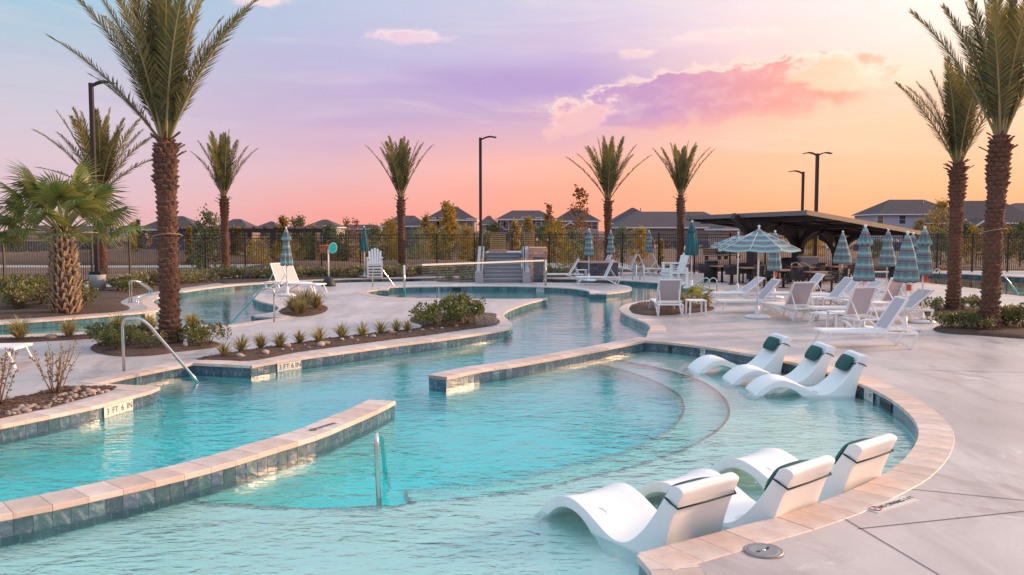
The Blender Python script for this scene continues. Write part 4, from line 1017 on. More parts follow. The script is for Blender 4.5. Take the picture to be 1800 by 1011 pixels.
for az_, tilt, s_ in ((pi, radians(62), 1.45), (pi * 1.05, radians(78), 1.5)):
    o = bpy.data.objects.new('frond', fm[1]); C.objects.link(o); o.parent = sab; o.location = (.02, 0, zt - .15); o.rotation_euler = (Matrix.Rotation(az_, 3, 'Z') @ Matrix.Rotation(tilt, 3, 'Y')).to_euler(); o.scale = (s_ * .8, s_ * .8, s_)

# ------------------------------------------------------------------ small plants
def tuft(seed, n, h, spread, w, bend=.5):
    rnd = random.Random(seed); mb = MB()
    for i in range(n):
        a = rnd.uniform(0, 6.283); t0 = rnd.uniform(.05, 1) * spread; l_ = h * rnd.uniform(.65, 1.1); out = Vector((cos(a), sin(a), 0)); s = Vector((-sin(a), cos(a), 0)) * w
        p0 = out * rnd.uniform(0, .04); p1 = p0 + (out * sin(t0) + Vector((0, 0, cos(t0)))) * l_ * .55; p2 = p1 + (out * sin(t0 + bend) + Vector((0, 0, cos(t0 + bend)))) * l_ * .45
        mb.add([p0 - s * .7, p0 + s * .7, p1 + s, p1 - s, p2], [(0, 1, 2, 3), (3, 2, 4)])
    return mb
def leafball(seed, n, rx, rz, ls, up=.3, lo=.08):
    rnd = random.Random(seed); mb = MB()
    clumps = [(Vector((rnd.gauss(0, .45) * rx, rnd.gauss(0, .45) * rx, lo + rz * rnd.uniform(.25, .8))), rnd.uniform(.22, .42) * rx) for _ in range(9)]
    for i in range(n):
        c, cr = clumps[rnd.randrange(9)]; d = Vector((rnd.gauss(0, 1), rnd.gauss(0, 1), rnd.gauss(0, 1))).normalized(); p = c + d * cr * rnd.uniform(.4, 1.1); p.z = max(.02, p.z)
        ax = (d + Vector((0, 0, up))).normalized(); s = ax.cross(Vector((rnd.gauss(0, 1), rnd.gauss(0, 1), rnd.gauss(0, 1)))).normalized(); l_ = ls * rnd.uniform(.6, 1.3)
        mb.add([p, p + ax * l_ * .5 + s * l_ * .28, p + ax * l_, p + ax * l_ * .5 - s * l_ * .28], [(0, 1, 2, 3)])
    return mb
def plant(kind, foliage_mesh, p, rz, s, label, cat, group, stem=None):
    r = thing(kind, label, cat, p, rz, group); r.scale = (s, s, s)
    o = bpy.data.objects.new('foliage', foliage_mesh); C.objects.link(o); o.parent = r
    if stem: q = bpy.data.objects.new('stem', stem); C.objects.link(q); q.parent = r
    return r
TUFT = [tuft(i, 90, .42, 1.0, .011).mesh('foliage', MAT['grass_leaf']) for i in range(3)]
TUFTG = [tuft(i + 10, 170, .62, .95, .011, .7).mesh('foliage', MAT['grass_leaf']) for i in range(2)]
BUSH = [leafball(i, 700, .42, .42, .075).mesh('foliage', MAT['shrub_leaf']) for i in range(4)]
SAGE = [leafball(i + 20, 420, .38, .36, .085).mesh('foliage', MAT['sage_leaf']) for i in range(4)]
SAGEL = [leafball(i + 30, 220, .38, .36, .13).mesh('foliage', MAT['sage_leaf']) for i in range(3)]
sm_ = MB()
for k in range(5): a = k * 1.3; sm_.tube([(0, 0, -.02), (cos(a) * .1, sin(a) * .1, .18), (cos(a) * .22, sin(a) * .22, .3)], [.012, .009, .005], 5)
STEM = sm_.mesh('stem', MAT['twig'])
# --- beds
b1, poly1, h1 = bed([(0, 763), (0, 706), (60, 693), (110, 680), (150, 679), (205, 680.5), (190, 689), (150, 700), (90, 716), (40, 727), (0, 736), (-80, 752), (-120, 745), (-60, 715)], 'dark mulch and river rock in the corner planter', .02, chips=900)
b2, poly2, h2 = bed([(392, 633), (345, 632), (362, 627), (430, 616), (520, 603), (600, 592), (680, 583), (735, 577), (742, 572), (722, 566), (730, 558), (770, 553), (830, 551), (866, 552), (872, 560), (878, 568), (860, 574), (810, 581), (750, 590), (690, 597), (600, 609), (520, 620), (440, 634)], 'mulch strip with grasses along the near pool', .03, chips=900)
b3, poly3, h3 = bed([(160, 610), (185, 600), (240, 593), (320, 592), (370, 599), (388, 606), (372, 612), (320, 618), (270, 625), (215, 627), (172, 621)], 'oval shrub bed round the tall palm', .05, chips=300)
b4, poly4, h4 = bed([(-30, 604), (-30, 596), (60, 593), (160, 588.5), (240, 585), (320, 580), (385, 575.5), (372, 579), (300, 586), (240, 590), (140, 597), (60, 601)], 'narrow planted strip along the river', .03, chips=200)
b5, poly5, h5 = bed([(-60, 563), (-60, 500), (60, 508), (160, 508), (240, 502), (320, 496), (400, 490), (400, 494), (318, 507), (262, 515), (225, 524), (212, 532), (228, 541), (215, 547), (140, 553), (60, 559)], 'large shrub bed by the left fence', .06, chips=0)
b6, poly6, h6 = bed([(500, 553), (490, 549), (500, 541), (520, 534), (550, 533), (572, 538), (576, 544), (562, 552), (530, 557)], 'small mulch bed with the golden grasses', .05, chips=200)
b7, poly7, h7 = bed([(1107, 546), (1112, 536), (1135, 531), (1175, 531), (1225, 535), (1255, 541), (1245, 547), (1200, 552), (1150, 555), (1120, 553)], 'mulch bed beside the small palm plant', .04, chips=300)
b8, poly8, h8 = bed([(1622, 548), (1640, 542), (1690, 541), (1760, 546), (1768, 554), (1740, 557), (1680, 556), (1635, 555)], 'low bed round the palm by the lap pool', .08)
b9, poly9, h9 = bed([(1640, 580), (1665, 571), (1720, 568), (1800, 568), (1880, 574), (1880, 600), (1800, 596), (1720, 590), (1660, 586)], 'low bed round the tall right palm', .08)
b10, poly10, h10 = bed([(400, 490), (460, 487), (540, 484.5), (640, 482.5), (760, 480.5), (850, 480), (850, 484.5), (760, 486), (620, 489), (520, 492.5), (430, 497), (395, 499)], 'long shrub bed in front of the fence', .06)
b11, poly11, h11 = bed([(940, 486), (945, 482), (985, 481), (1010, 483), (1000, 487), (965, 488)], 'shrub bed beside the bridge', .06)
b12, poly12, h12 = bed([(770, 496), (772, 490), (842, 490), (842, 496)], 'little bed by the bridge steps', .04, n=2)
def on(p, hh): return Vector((p.x, p.y, hh(p) - .005))
rnd = random.Random(21)
# grasses along the near strip
for i, (x_, y_) in enumerate(((394, 628), (424, 620), (458, 614), (492, 612), (527, 606), (561, 603), (601, 596), (637, 593), (669, 588), (697, 584), (716, 583))):
    plant('grass_tuft', TUFT[i % 3], on(G(x_, y_), h2), i * 1.1, rnd.uniform(.75, 1.), 'small spiky grass tuft in the mulch strip along the near pool', 'grass', 'grass tufts in the mulch strip')
for i, (x_, y_, s_) in enumerate(((35, 599, 1.), (122, 595, .85), (207, 590, .95), (262, 584, .9), (338, 580, .9))):
    plant('ornamental_grass', TUFTG[i % 2], on(G(x_, y_), h4), i * 2., s_, 'feathery grass clump in the narrow strip along the river', 'grass', 'grass clumps along the river')
for i, (x_, y_, s_) in enumerate(((518, 551, 1.1), (537, 546, 1.25), (556, 545, 1.05), (530, 554, .9))):
    plant('ornamental_grass', TUFTG[i % 2], on(G(x_, y_), h6), i * 2., s_, 'arching golden grass clump on the peninsula by the handrail', 'grass', 'golden grass clumps')
for i in range(9):
    x_, y_ = ((176, 612), (200, 607), (225, 613), (245, 606), (258, 617), (205, 618), (340, 606), (352, 612), (370, 607))[i]
    plant('low_shrub', BUSH[i % 4], on(G(x_, y_), h3), i * 1.7, (.75, .8, .7, .7, .6, .65, .8, .65, .6)[i], 'low green shrub in the oval palm bed', 'shrub', 'shrubs in the oval palm bed', STEM)
for i, (x_, y_, s_) in enumerate(((742, 577, .8), (765, 573, 1.0), (785, 568, 1.25), (808, 567, 1.3), (822, 572, 1.05), (795, 576, .8))):
    plant('low_shrub', BUSH[i % 4], on(G(x_, y_), h2), i * 1.3, s_, 'leafy green shrub at the rounded end of the mulch strip', 'shrub', 'shrubs at the end of the mulch strip', STEM)
for i in range(34):
    x_ = rnd.uniform(-20, 225); y_ = rnd.uniform(515, 549) if x_ < 200 else rnd.uniform(508, 520)
    if 148 < x_ < 200 and y_ > 512: x_ -= 60
    gk = rnd.random() < .6
    plant('low_shrub', (BUSH if gk else SAGE)[i % 4], on(G(x_, y_), h5), i, rnd.uniform(.8, 1.3), '%s low shrub in the large bed round the fan palm' % ('dense green' if gk else 'pale sage-coloured'), 'shrub', 'green shrubs round the fan palm' if gk else 'sage shrubs round the fan palm', STEM)
for i in range(16):
    x_ = 225 + 175 * i / 16; y_ = 508 - 15 * i / 16 + rnd.uniform(-3, 3)
    plant('low_shrub', SAGEL[i % 3], on(G(x_, y_), h5), i, rnd.uniform(.9, 1.3), 'pale sage shrub along the left fence', 'shrub', 'sage shrubs along the fence', STEM)
for i in range(44):
    x_ = 402 + 445 * i / 44; y_ = 492 - 9 * i / 44 + rnd.uniform(-2, 1.)
    plant('low_shrub', SAGEL[i % 3], on(G(x_, y_), h10), i, rnd.uniform(.7, 1.15), 'pale sage shrub along the rear fence', 'shrub', 'sage shrubs along the rear fence', STEM)
for i, (x_, y_, s_) in enumerate(((952, 485, .9), (966, 484, 1.), (982, 484.5, .8), (995, 484, .9), (790, 494, .9), (812, 494, .7), (829, 494, .8))):
    plant('low_shrub', SAGEL[i % 3], G(x_, y_), i, s_, 'pale shrub at the foot of the bridge', 'shrub', 'shrubs by the bridge', STEM)
for i, (x_, y_, s_) in enumerate(((1630, 551, .6), (1650, 550, .7), (1692, 549, .7), (1710, 548, .75), (1730, 551, .7), (1655, 580, .65), (1672, 582, .7), (1692, 583, .75), (1708, 581, .7), (1768, 580, .9), (1785, 578, 1.), (1800, 582, 1.), (1720, 587, .6))):
    plant('low_shrub', BUSH[i % 4], on(G(x_, y_), h8 if i < 5 else h9), i, s_, 'scrubby low shrub at the foot of the %s' % ('palm by the lap pool' if i < 5 else 'tall right palm'), 'shrub', 'shrubs by the lap pool palm' if i < 5 else 'shrubs by the tall right palm', STEM)
for i, (x_, y_, s_) in enumerate(((1205, 540, .9), (1230, 541, .8), (1243, 543, .7))):
    plant('flowering_shrub', leafball(50 + i, 330, .34, .42, .07).mesh('foliage', MAT['dry_leaf']), on(G(x_, y_), h7), i, s_, 'dry tan shrub beside the small palm plant', 'shrub', 'dry shrubs in the palm plant bed', STEM)
# small young palm plant
r = thing('palm_plant', 'small palm plant with bright green fans by the white side table', 'plant', on(G(1208, 541), h7))
for i in range(9):
    o = bpy.data.objects.new('frond', fm[i % 4]); C.objects.link(o); o.parent = r; o.rotation_euler = (Matrix.Rotation(i * 2.4, 3, 'Z') @ Matrix.Rotation(radians(18 + 5 * i), 3, 'Y')).to_euler(); o.scale = (.6, .6, .6)
# twiggy shrubs in the corner planter
def twiggy(seed, h, label, p):
    rnd = random.Random(seed); r = thing('twiggy_shrub', label, 'shrub', p); st = MB(); lf = MB()
    for i in range(16):
        a = rnd.uniform(0, 6.28); t0 = rnd.uniform(.05, .55); l_ = h * rnd.uniform(.7, 1.1); pts = []; q = Vector((cos(a) * .04, sin(a) * .04, -.02)); d = Vector((cos(a) * sin(t0), sin(a) * sin(t0), cos(t0)))
        for k in range(6): pts.append(q.copy()); q = q + d * l_ / 5 + Vector((rnd.gauss(0, .015), rnd.gauss(0, .015), 0))
        st.tube(pts, [.008 - .001 * k for k in range(6)], 5)
        for k in range(26):
            f_ = rnd.uniform(.3, 1) * 5; i0 = min(4, int(f_)); b_ = pts[i0].lerp(pts[i0 + 1], f_ - i0); dd = (d + Vector((rnd.gauss(0, .7), rnd.gauss(0, .7), rnd.gauss(0, .5)))).normalized()
            s = dd.cross(Vector((rnd.gauss(0, 1), rnd.gauss(0, 1), 1))).normalized(); L_ = rnd.uniform(.025, .06); b_ = b_ + dd * .01
            lf.add([b_, b_ + dd * L_ * .5 + s * L_ * .28, b_ + dd * L_, b_ + dd * L_ * .5 - s * L_ * .28], [(0, 1, 2, 3)])
    st.build('stem', MAT['twig'], r); lf.build('foliage', MAT['dry_leaf'], r)
twiggy(1, .72, 'twiggy half-bare shrub standing whole in the corner planter', on(G(98, 694), h1)); twiggy(2, .8, 'twiggy half-bare shrub cut by the frame in the corner planter', on(G(-4, 712), h1))
# rocks
def rock_mesh(seed, s):
    bm = bmesh.new(); bmesh.ops.create_icosphere(bm, subdivisions=2, radius=s)
    for v in bm.verts: v.co *= 1 + .35 * noise.noise(v.co / s * 1.1 + Vector((seed * 7, 0, 0))); v.co.z *= .62
    me = bpy.data.meshes.new('rock'); bm.to_mesh(me); bm.free(); me.materials.append(MAT['rock'])
    for p_ in me.polygons: p_.use_smooth = True
    return me
RM = [rock_mesh(i, 1.) for i in range(6)]
def rock(p, s, label, grp, i=0):
    o = bpy.data.objects.new('rock', RM[i % 6]); C.objects.link(o); o.location = p + Vector((0, 0, s * .3)); o.scale = (s, s * .8, s); o.rotation_euler = (0, 0, i * 1.9); tag(o, label, 'rock', grp)
rock(on(G(135, 689), h1), .07, 'pale rounded rock beside the twiggy shrub', 'rocks in the corner planter', 1)
rock(on(G(160, 693), h1), .075, 'orange-tan rock among the pebbles of the corner planter', 'rocks in the corner planter', 2)
k = 0
while k < 70:
    x_ = rnd.uniform(0, 195); y_ = rnd.uniform(688, 735); q = G(x_, y_)
    if inside(q, poly1) and y_ > 742 - x_ * .29 - 14: rock(on(q, h1), rnd.uniform(.022, .05), 'rounded river pebble along the front of the corner planter', 'pebbles in the corner planter', k); k += 1
for i in range(26):
    t_ = i / 26; x_ = 425 + 400 * t_ + rnd.uniform(-12, 12); y_ = 633 - 59 * (x_ - 425) / 400 + rnd.uniform(-9, 0); q = G(x_, y_)
    if inside(q, poly2): rock(on(q, h2), rnd.uniform(.025, .1), 'rounded stone in the mulch strip along the near pool', 'stones in the mulch strip', i)
for i, (x_, y_, s_) in enumerate(((230, 587, .2), (250, 588, .12), (90, 597, .12), (160, 592, .1), (380, 577, .12))): rock(on(G(x_, y_), h4), s_, 'brown boulder in the narrow strip along the river', 'boulders along the river', i)
gm = MB()
for _ in range(1500):
    q = G(rnd.uniform(835, 878), rnd.uniform(551, 574))
    if inside(q, poly2): s_ = rnd.uniform(.02, .045); gm.box((q.x, q.y, h2(q) + s_ * .2), (s_, s_ * .8, s_ * .6), rnd.uniform(0, 3))
o = gm.build('gravel', MAT['gravel']); tag(o, 'loose brown gravel at the rounded end of the mulch strip', 'gravel', kind='stuff')
# ------------------------------------------------------------------ fence
FA = [Vector((-24, 27, 0)), Vector((-17.2, 42.2, 0))]; FB = [Vector((-17.2, 42.2, 0)), Vector((-10, 44.8, 0)), Vector((24, 48.2, 0)), Vector((44, 48.2, 0))]
def fence(path, label, hgt=2.1, sp=2.05):
    r = thing('metal_fence', label, 'fence', path[0]); pk = MB(); o0 = path[0]
    for a, b_ in zip(path, path[1:]):
        L = (b_ - a).length; n = max(1, round(L / sp)); d = (b_ - a) / L
        for i in range(n):
            p = a + d * (L * i / n) - o0
            q = MB(); q.box(p + Vector((0, 0, hgt / 2 + .02)), (.075, .075, hgt + .1), atan2(d.y, d.x)); q.box(p + Vector((0, 0, hgt + .08)), (.09, .09, .03), atan2(d.y, d.x)); q.build('post', MAT['fence_black'], r)
            e = a + d * (L * (i + 1) / n) - o0
            for z in (hgt, hgt - .17, .12): MB().bar(p + Vector((0, 0, z)), e + Vector((0, 0, z)), .035, .035).build('fence_rail', MAT['fence_black'], r)
            m_ = int((L / n) / .112)
            for k in range(1, m_): c = p.lerp(e, k / m_); pk.box(c + Vector((0, 0, hgt / 2 + .04)), (.018, .018, hgt - .1), atan2(d.y, d.x))
    o = pk.build('pickets', MAT['fence_black'], r); o['kind'] = 'stuff'
fence(FA, 'black metal picket fence running beside the fan palm'); fence(FB, 'black metal picket fence along the back of the pools')
# ------------------------------------------------------------------ beyond the fence
def far_sheet(name, poly, mat, label, z=-.12):
    mb = MB(); mb.prism([(p.x, p.y) for p in poly], z - .3, z); return struct(mb.build(name, MAT[mat]), label)
def gd(x, y): return Vector((x, y, 0))
far_sheet('path', [gd(-60, 54), gd(-14, 54), gd(-9, 60), gd(-14, 65), gd(-60, 60)], 'far_path', 'grey concrete path beyond the left fence', -.02)
far_sheet('pavement', [gd(-13, 50.5), gd(-5, 52), gd(8, 54), gd(8, 62), gd(-7, 61)], 'far_path', 'pale paved pad beyond the fence', -.03)
far_sheet('road', [gd(-300, 118), gd(300, 128), gd(300, 137), gd(-300, 127)], 'asphalt', 'street in front of the far houses', .05)
# soil mounds
for i, (x, y, rx, h) in enumerate(((-12, 52, 3.5, .5), (-5.5, 53, 4, .55), (-28, 62, 9, 1.0), (20, 58, 7, .5))):
    mb = MB(); mb.sm = True; mb.lathe([(rx, -.3), (rx * .8, h * .25), (rx * .45, h * .8), (0.01, h)], 18, (0, 0, 0)); o = mb.build('soil_mound', MAT['dirt'], None, (x, y, 0)); o.scale = (1.5, .6, 1); struct(o, 'low mound of bare brown soil beyond the fence')
# houses
def house(px0, px1, eave_py, peak_py, depth, label, wall='siding_tan', wins=(), gable=False, hipf=.35, base=-1.2, dd=10., roof='roof_shingle', wing=None, ridge=None):
    x0 = D(px0, eave_py, depth).x; x1 = D(px1, eave_py, depth).x; ze = D(900, eave_py, depth).z; zp = D(900, peak_py - 1, depth + dd / 2).z; cx = (x0 + x1) / 2; w = (x1 - x0) / 2
    r = thing('house', label, 'house', (cx, depth, base)); b_ = -base
    MB().box((0, dd / 2, (ze + b_) / 2), (2 * w, dd, ze + b_)).build('wall', MAT[wall], r)
    mb = MB(); ov = .5; a0, a1 = -w - ov, w + ov; y0, y1 = -ov, dd + ov; zr = zp + b_; zb = ze + b_ - .05; hx = w * (1 - (ridge if ridge is not None else hipf) * 2) if not gable else w + ov
    hx = max(hx, .01); ym = dd / 2
    vs = [(a0, y0, zb), (a1, y0, zb), (a1, y1, zb), (a0, y1, zb), (-hx, ym, zr), (hx, ym, zr)]
    mb.add(vs, [(0, 1, 5, 4), (1, 2, 5), (2, 3, 4, 5), (3, 0, 4), (3, 2, 1, 0)]); rf = mb.build('roof', MAT[roof], r)
    fb = MB(); fb.box((0, y0 + .02, zb - .08), (2 * w + 2 * ov, .12, .24)); fb.box((a0, ym, zb - .08), (.12, dd + 1, .22)); fb.box((a1, ym, zb - .08), (.12, dd + 1, .22)); fb.build('fascia', MAT['trim_white'], rf)
    vt = MB(); vt.tube([(w * .3, ym * .7, zr - 1.6), (w * .3, ym * .7, zr - .1)], .1, 6); vt.build('vent_pipe', MAT['ink'], rf)
    for wx, wy, ww, wh in wins:
        q = D(wx, wy, depth); c = Vector((q.x - cx, -.02, q.z + b_)); fr_ = MB(); fr_.box(c, (ww + .22, .1, wh + .22)); f_ = fr_.build('window', MAT['trim_white'], r)
        MB().box(c + Vector((0, -.05, wh * .25)), (ww, .06, wh * .46)).build('pane', MAT['window_glass'], f_); MB().box(c + Vector((0, -.05, -wh * .25)), (ww, .06, wh * .46)).build('pane', MAT['window_glass'], f_)
    if wing:
        wx0, wx1, we, wp, wm = wing; xa = D(wx0, we, depth).x - cx; xb = D(wx1, we, depth).x - cx; zz = D(900, we, depth).z + b_; zq = D(900, wp, depth).z + b_
        MB().box(((xa + xb) / 2, -1.5, zz / 2), (xb - xa, 3, zz)).build('wall', MAT[wm], r)
        g = MB(); xm = (xa + xb) / 2; g.add([(xa - .4, -3.4, zz - .1), (xb + .4, -3.4, zz - .1), (xm, -3.4, zq), (xa - .4, 2, zz - .1), (xb + .4, 2, zz - .1), (xm, 2, zq)], [(0, 2, 5, 3), (2, 1, 4, 5), (0, 1, 4, 3)]); gr = g.build('roof', MAT[roof], r)
        gg = MB(); gg.add([(xa - .2, -3.02, zz - .1), (xb + .2, -3.02, zz - .1), (xm, -3.02, zq - .2)], [(0, 1, 2)]); gg.build('gable', MAT[wm], r)
        tr = MB(); tr.bar((xa - .4, -3.42, zz - .15), (xm, -3.42, zq - .03), .1, .25); tr.bar((xb + .4, -3.42, zz - .15), (xm, -3.42, zq - .03), .1, .25); tr.build('trim', MAT['trim_white'], gr)
    return r
house(1546, 1690, 376, 352, 165, 'lilac two-storey house behind the umbrellas on the right', 'siding_lilac', [(1547, 386, 1.1, 1.6), (1586, 386, 1.2, 1.7)], hipf=.32, ridge=.28, dd=12)
house(1690, 1830, 391, 354, 150, 'tan house with a broad hip roof behind the right-hand palms', 'siding_tan', [], ridge=.22, dd=14, wing=(1700, 1735, 397, 384, 'siding_tan'))
house(1770, 1900, 374, 358, 178, 'house with grey roof at the right edge of the estate', 'siding_tan', [], ridge=.3)
house(1088, 1296, 399, 373, 150, 'long low house with a wide grey hip roof behind the teal umbrella', 'siding_tan', [], ridge=.2, dd=16)
house(1075, 1160, 392, 366, 185, 'house with steep pyramid roof behind the far umbrellas', 'siding_tan', [], ridge=.48)
house(978, 1052, 388, 366, 175, 'pink brick house with white gable porch beyond the bridge', 'siding_brick', [(1035, 396, 1., 1.6), (1045, 396, 1., 1.6)], ridge=.46, wing=(988, 1014, 400, 391, 'siding_brick'))
house(875, 975, 385, 371, 170, 'dark grey two-storey house right of the middle lamp post', 'siding_grey', [(884, 392, .9, 1.5), (890, 396, .9, 1.5), (922, 389, .9, 1.5), (947, 391, 1., 1.8), (905, 396, .9, 1.5)], ridge=.25)
house(843, 873, 394, 380, 190, 'small gabled house left of the dark grey house', 'siding_brick', [(858, 400, 1., 1.4)], ridge=.45)
house(748, 834, 386, 364, 160, 'tan two-storey house with white-framed windows behind the golden tree', 'siding_tan', [(766, 392, 1.2, 1.8), (774, 392, 1.2, 1.8), (826, 392, 1.1, 1.6)], ridge=.4)
house(672, 745, 397, 380, 165, 'grey-roofed house behind the palm at the net', 'siding_tan', [], ridge=.3)
house(536, 590, 399, 387, 190, 'pale lilac house with grey gable between young trees', 'siding_lilac', [(550, 403, 1., 1.4), (573, 403, 1., 1.4)], ridge=.42)
house(440, 492, 404, 390, 190, 'small house with brown pyramid roof behind the striped umbrella', 'siding_tan', [], ridge=.48)
house(372, 436, 403, 386, 180, 'grey-roofed house behind the palm by the pergola', 'siding_tan', [], ridge=.4)
house(242, 346, 403, 381, 170, 'house with broad grey hip roof behind the tall palm trunk', 'siding_grey', [], ridge=.38)
house(190, 240, 406, 397, 220, 'white house with two small gables far left', 'trim_white', [(196, 409, 1, 1.4), (205, 409, 1, 1.4)], ridge=.4)
house(36, 84, 407, 397, 240, 'low brown house behind the fan palm', 'siding_tan', [], ridge=.4)
house(590, 668, 402, 396, 260, 'long distant roof between the teal umbrella and young trees', 'siding_tan', [], ridge=.2)
house(100, 186, 406, 398, 250, 'distant low roof between the fan palm and the lamp post', 'siding_tan', [], ridge=.25)
# garden walls / brick house under the canopy
house(1275, 1345, 402, 386, 120, 'peach brick house seen below the steel canopy', 'siding_brick', [], ridge=.35)
# young trees
def tree_mesh(seed, h, w, ls, n, mat, shape='cone', cl=14, bare=.12):
    rnd = random.Random(seed); tk = MB(); lf = MB(); tk.tube([(0, 0, -.2), (.03, 0, h * .5), (0, .02, h * .93)], [.05 + h * .008, .03 + h * .004, .01], 6); clumps = []
    for i in range(cl):
        t_ = bare + (1 - bare) * (i + .6) / cl; a = i * 2.4 + rnd.uniform(-.4, .4)
        env = (1 - t_) ** .6 if shape == 'cone' else sin(pi * min(1, .12 + t_ * .85)) ** .6
        R = w * env * rnd.uniform(.5, 1); tip = Vector((cos(a) * R, sin(a) * R, h * t_ + rnd.uniform(0, .1) * h)); tk.tube([(0, 0, h * t_ * .85), tip], [.025, .006], 4); clumps += [(tip, w * .3), (tip * .6 + Vector((0, 0, h * t_ * .4)), w * .3)]
    clumps.append((Vector((0, 0, h * .97)), w * .18))
    for i in range(n):
        c, r_ = clumps[rnd.randrange(len(clumps))]; p = c + Vector((rnd.gauss(0, .55) * r_, rnd.gauss(0, .55) * r_, rnd.gauss(0, .6) * r_)); d = Vector((rnd.gauss(0, 1), rnd.gauss(0, 1), rnd.gauss(0, 1))).normalized(); s = d.orthogonal().normalized(); l_ = ls * rnd.uniform(.6, 1.3)
        lf.add([p, p + d * l_ * .5 + s * l_ * .3, p + d * l_, p + d * l_ * .5 - s * l_ * .3], [(0, 1, 2, 3)])
    return tk.mesh('trunk', MAT['twig']), lf.mesh('crown', MAT[mat])
TMS = {}
def tree(pxc, top_py, depth, label, mat='tree_green', wide=.28, shape='round', seed=0, n=900, ls=.28, base=-.3, bare=.12):
    p = D(pxc, 403, depth); z = D(pxc, top_py, depth).z; h = z - base; key = (mat, shape, seed % 4, round(wide, 2), n, bare)
    if key not in TMS: TMS[key] = tree_mesh(seed, 5., 5 * wide, ls, n, mat, shape, bare=bare)
    r = thing('young_tree', label, 'tree', (p.x, depth, base), seed, 'young trees beyond the fence'); r.scale = (h / 5,) * 3
    for nm, me in zip(('trunk', 'crown'), TMS[key]): o = bpy.data.objects.new(nm, me); C.objects.link(o); o.parent = r
    return r
T = [(233, 396, 60, 'slim golden-leaved young tree left of the tall palm trunk', 'tree_gold', .15, 'cone'), (242, 392, 90, 'small dark conifer behind the slim golden tree', 'tree_green', .2, 'cone'),
     (365, 384, 50, 'bushy dark green tree with red flowers beside the pergola palm', 'tree_green', .33, 'round'), (333, 402, 58, 'thin golden sapling at the timber pergola', 'tree_gold', .12, 'cone'),
     (417, 405, 62, 'golden shrub-like tree behind the timber pergola', 'tree_gold', .3, 'round'), (497, 386, 62, 'tall spire-shaped young tree behind the striped umbrella', 'tree_gold', .2, 'cone'),
     (524, 389, 66, 'bushy olive young tree right of the striped umbrella', 'tree_green', .3, 'round'), (549, 398, 70, 'golden young tree in front of the pale lilac house', 'tree_gold', .26, 'cone'),
     (579, 399, 64, 'bushy olive tree behind the round teal hoop board', 'tree_green', .34, 'round'), (610, 388, 80, 'nearly bare rust-leaved sapling left of the teal umbrella', 'tree_rust', .2, 'round'), (626, 389, 82, 'nearly bare rust-leaved sapling just left of the plain teal umbrella', 'tree_rust', .2, 'round'),
     (660, 404, 60, 'bushy dark shrub tree behind the tall white chair', 'tree_green', .42, 'round'), (687, 392, 70, 'yellow-green tree left of the net palm', 'tree_gold', .3, 'round'), (735, 410, 58, 'low dark shrub tree right of the net palm', 'tree_green', .45, 'round'),
     (748, 384, 74, 'orange and gold tree in front of the tan house', 'tree_gold', .26, 'cone'), (790, 365, 82, 'tall thin gold-leaved tree in front of the tan house roof', 'tree_gold', .24, 'round'), (778, 410, 60, 'dark shrub tree below the tan house', 'tree_green', .45, 'round'), (822, 405, 62, 'olive shrub tree left of the middle lamp post', 'tree_gold', .42, 'round'),
     (868, 398, 66, 'olive young tree between lamp post and bridge', 'tree_green', .3, 'round'), (905, 391, 70, 'gold young tree in front of the dark grey house', 'tree_gold', .25, 'cone'), (928, 386, 72, 'taller gold young tree in front of the dark grey house', 'tree_gold', .28, 'cone'), (958, 400, 66, 'olive shrub tree right of the bridge screens', 'tree_green', .4, 'round'),
     (975, 392, 62, 'broad golden tree in front of the pink brick house', 'tree_gold', .34, 'round'), (1019, 332, 78, 'tall sparse rust tree rising above the brick house roof', 'tree_rust', .17, 'round'), (965, 362, 95, 'thin bare-topped sapling above the dark grey house', 'tree_rust', .12, 'round'), (1008, 409, 58, 'dark shrub tree left of the far striped umbrellas', 'tree_green', .42, 'round'),
     (1092, 402, 64, 'green tree right of the palm by the stone planter', 'tree_green', .36, 'round'), (1126, 405, 60, 'small yellow tree left of the last far umbrella', 'tree_gold', .3, 'round'), (1163, 424, 58, 'thin yellow sapling left of the canopy palm', 'tree_gold', .16, 'cone'),
     (1325, 398, 100, 'orange tree by the peach brick house', 'tree_rust', .5, 'round'), (1430, 420, 62, 'yellow-green tree between the canopy columns', 'tree_gold', .4, 'round'), (1655, 358, 120, 'golden tree beside the left one of the two right palms', 'tree_gold', .3, 'round'),
     (1617, 389, 110, 'small golden tree in front of the lilac house', 'tree_gold', .36, 'round'), (1700, 396, 70, 'young green tree between the two right palms', 'tree_green', .36, 'round'), (1718, 405, 60, 'bushy tree behind the tall right palm trunk', 'tree_gold', .4, 'round'), (1770, 403, 66, 'golden young tree right of the tall right palm', 'tree_gold', .4, 'round'),
     (1795, 396, 60, 'green tree at the fence right of the tall right palm', 'tree_green', .36, 'round'), (1655, 412, 60, 'olive tree behind the lap pool', 'tree_green', .45, 'round'), (1620, 420, 58, 'low olive tree behind the striped umbrellas', 'tree_gold', .45, 'round'), (1540, 425, 60, 'low olive tree behind the lap pool corner', 'tree_green', .45, 'round'), (760, 402, 85, 'gold shrub tree beside the orange and gold tree', 'tree_gold', .4, 'round'), (850, 412, 58, 'dark green shrub tree directly behind the middle lamp post', 'tree_green', .42, 'round'), (545, 415, 56, 'dark green shrub tree under the golden tree by the hoop', 'tree_green', .45, 'round'), (600, 416, 57, 'dark green shrub tree right of the teal hoop board', 'tree_green', .45, 'round')]
for i, (x, y, d_, lb, mt, wd, sh) in enumerate(T):
    sparse = mt == 'tree_rust'
    tree(x, y, d_, lb, mt, wd, sh, i, 260 if sparse else 2000, .3 if d_ > 75 else .24, bare=.35 if sparse and y < 370 else .12)
rb = random.Random(77)
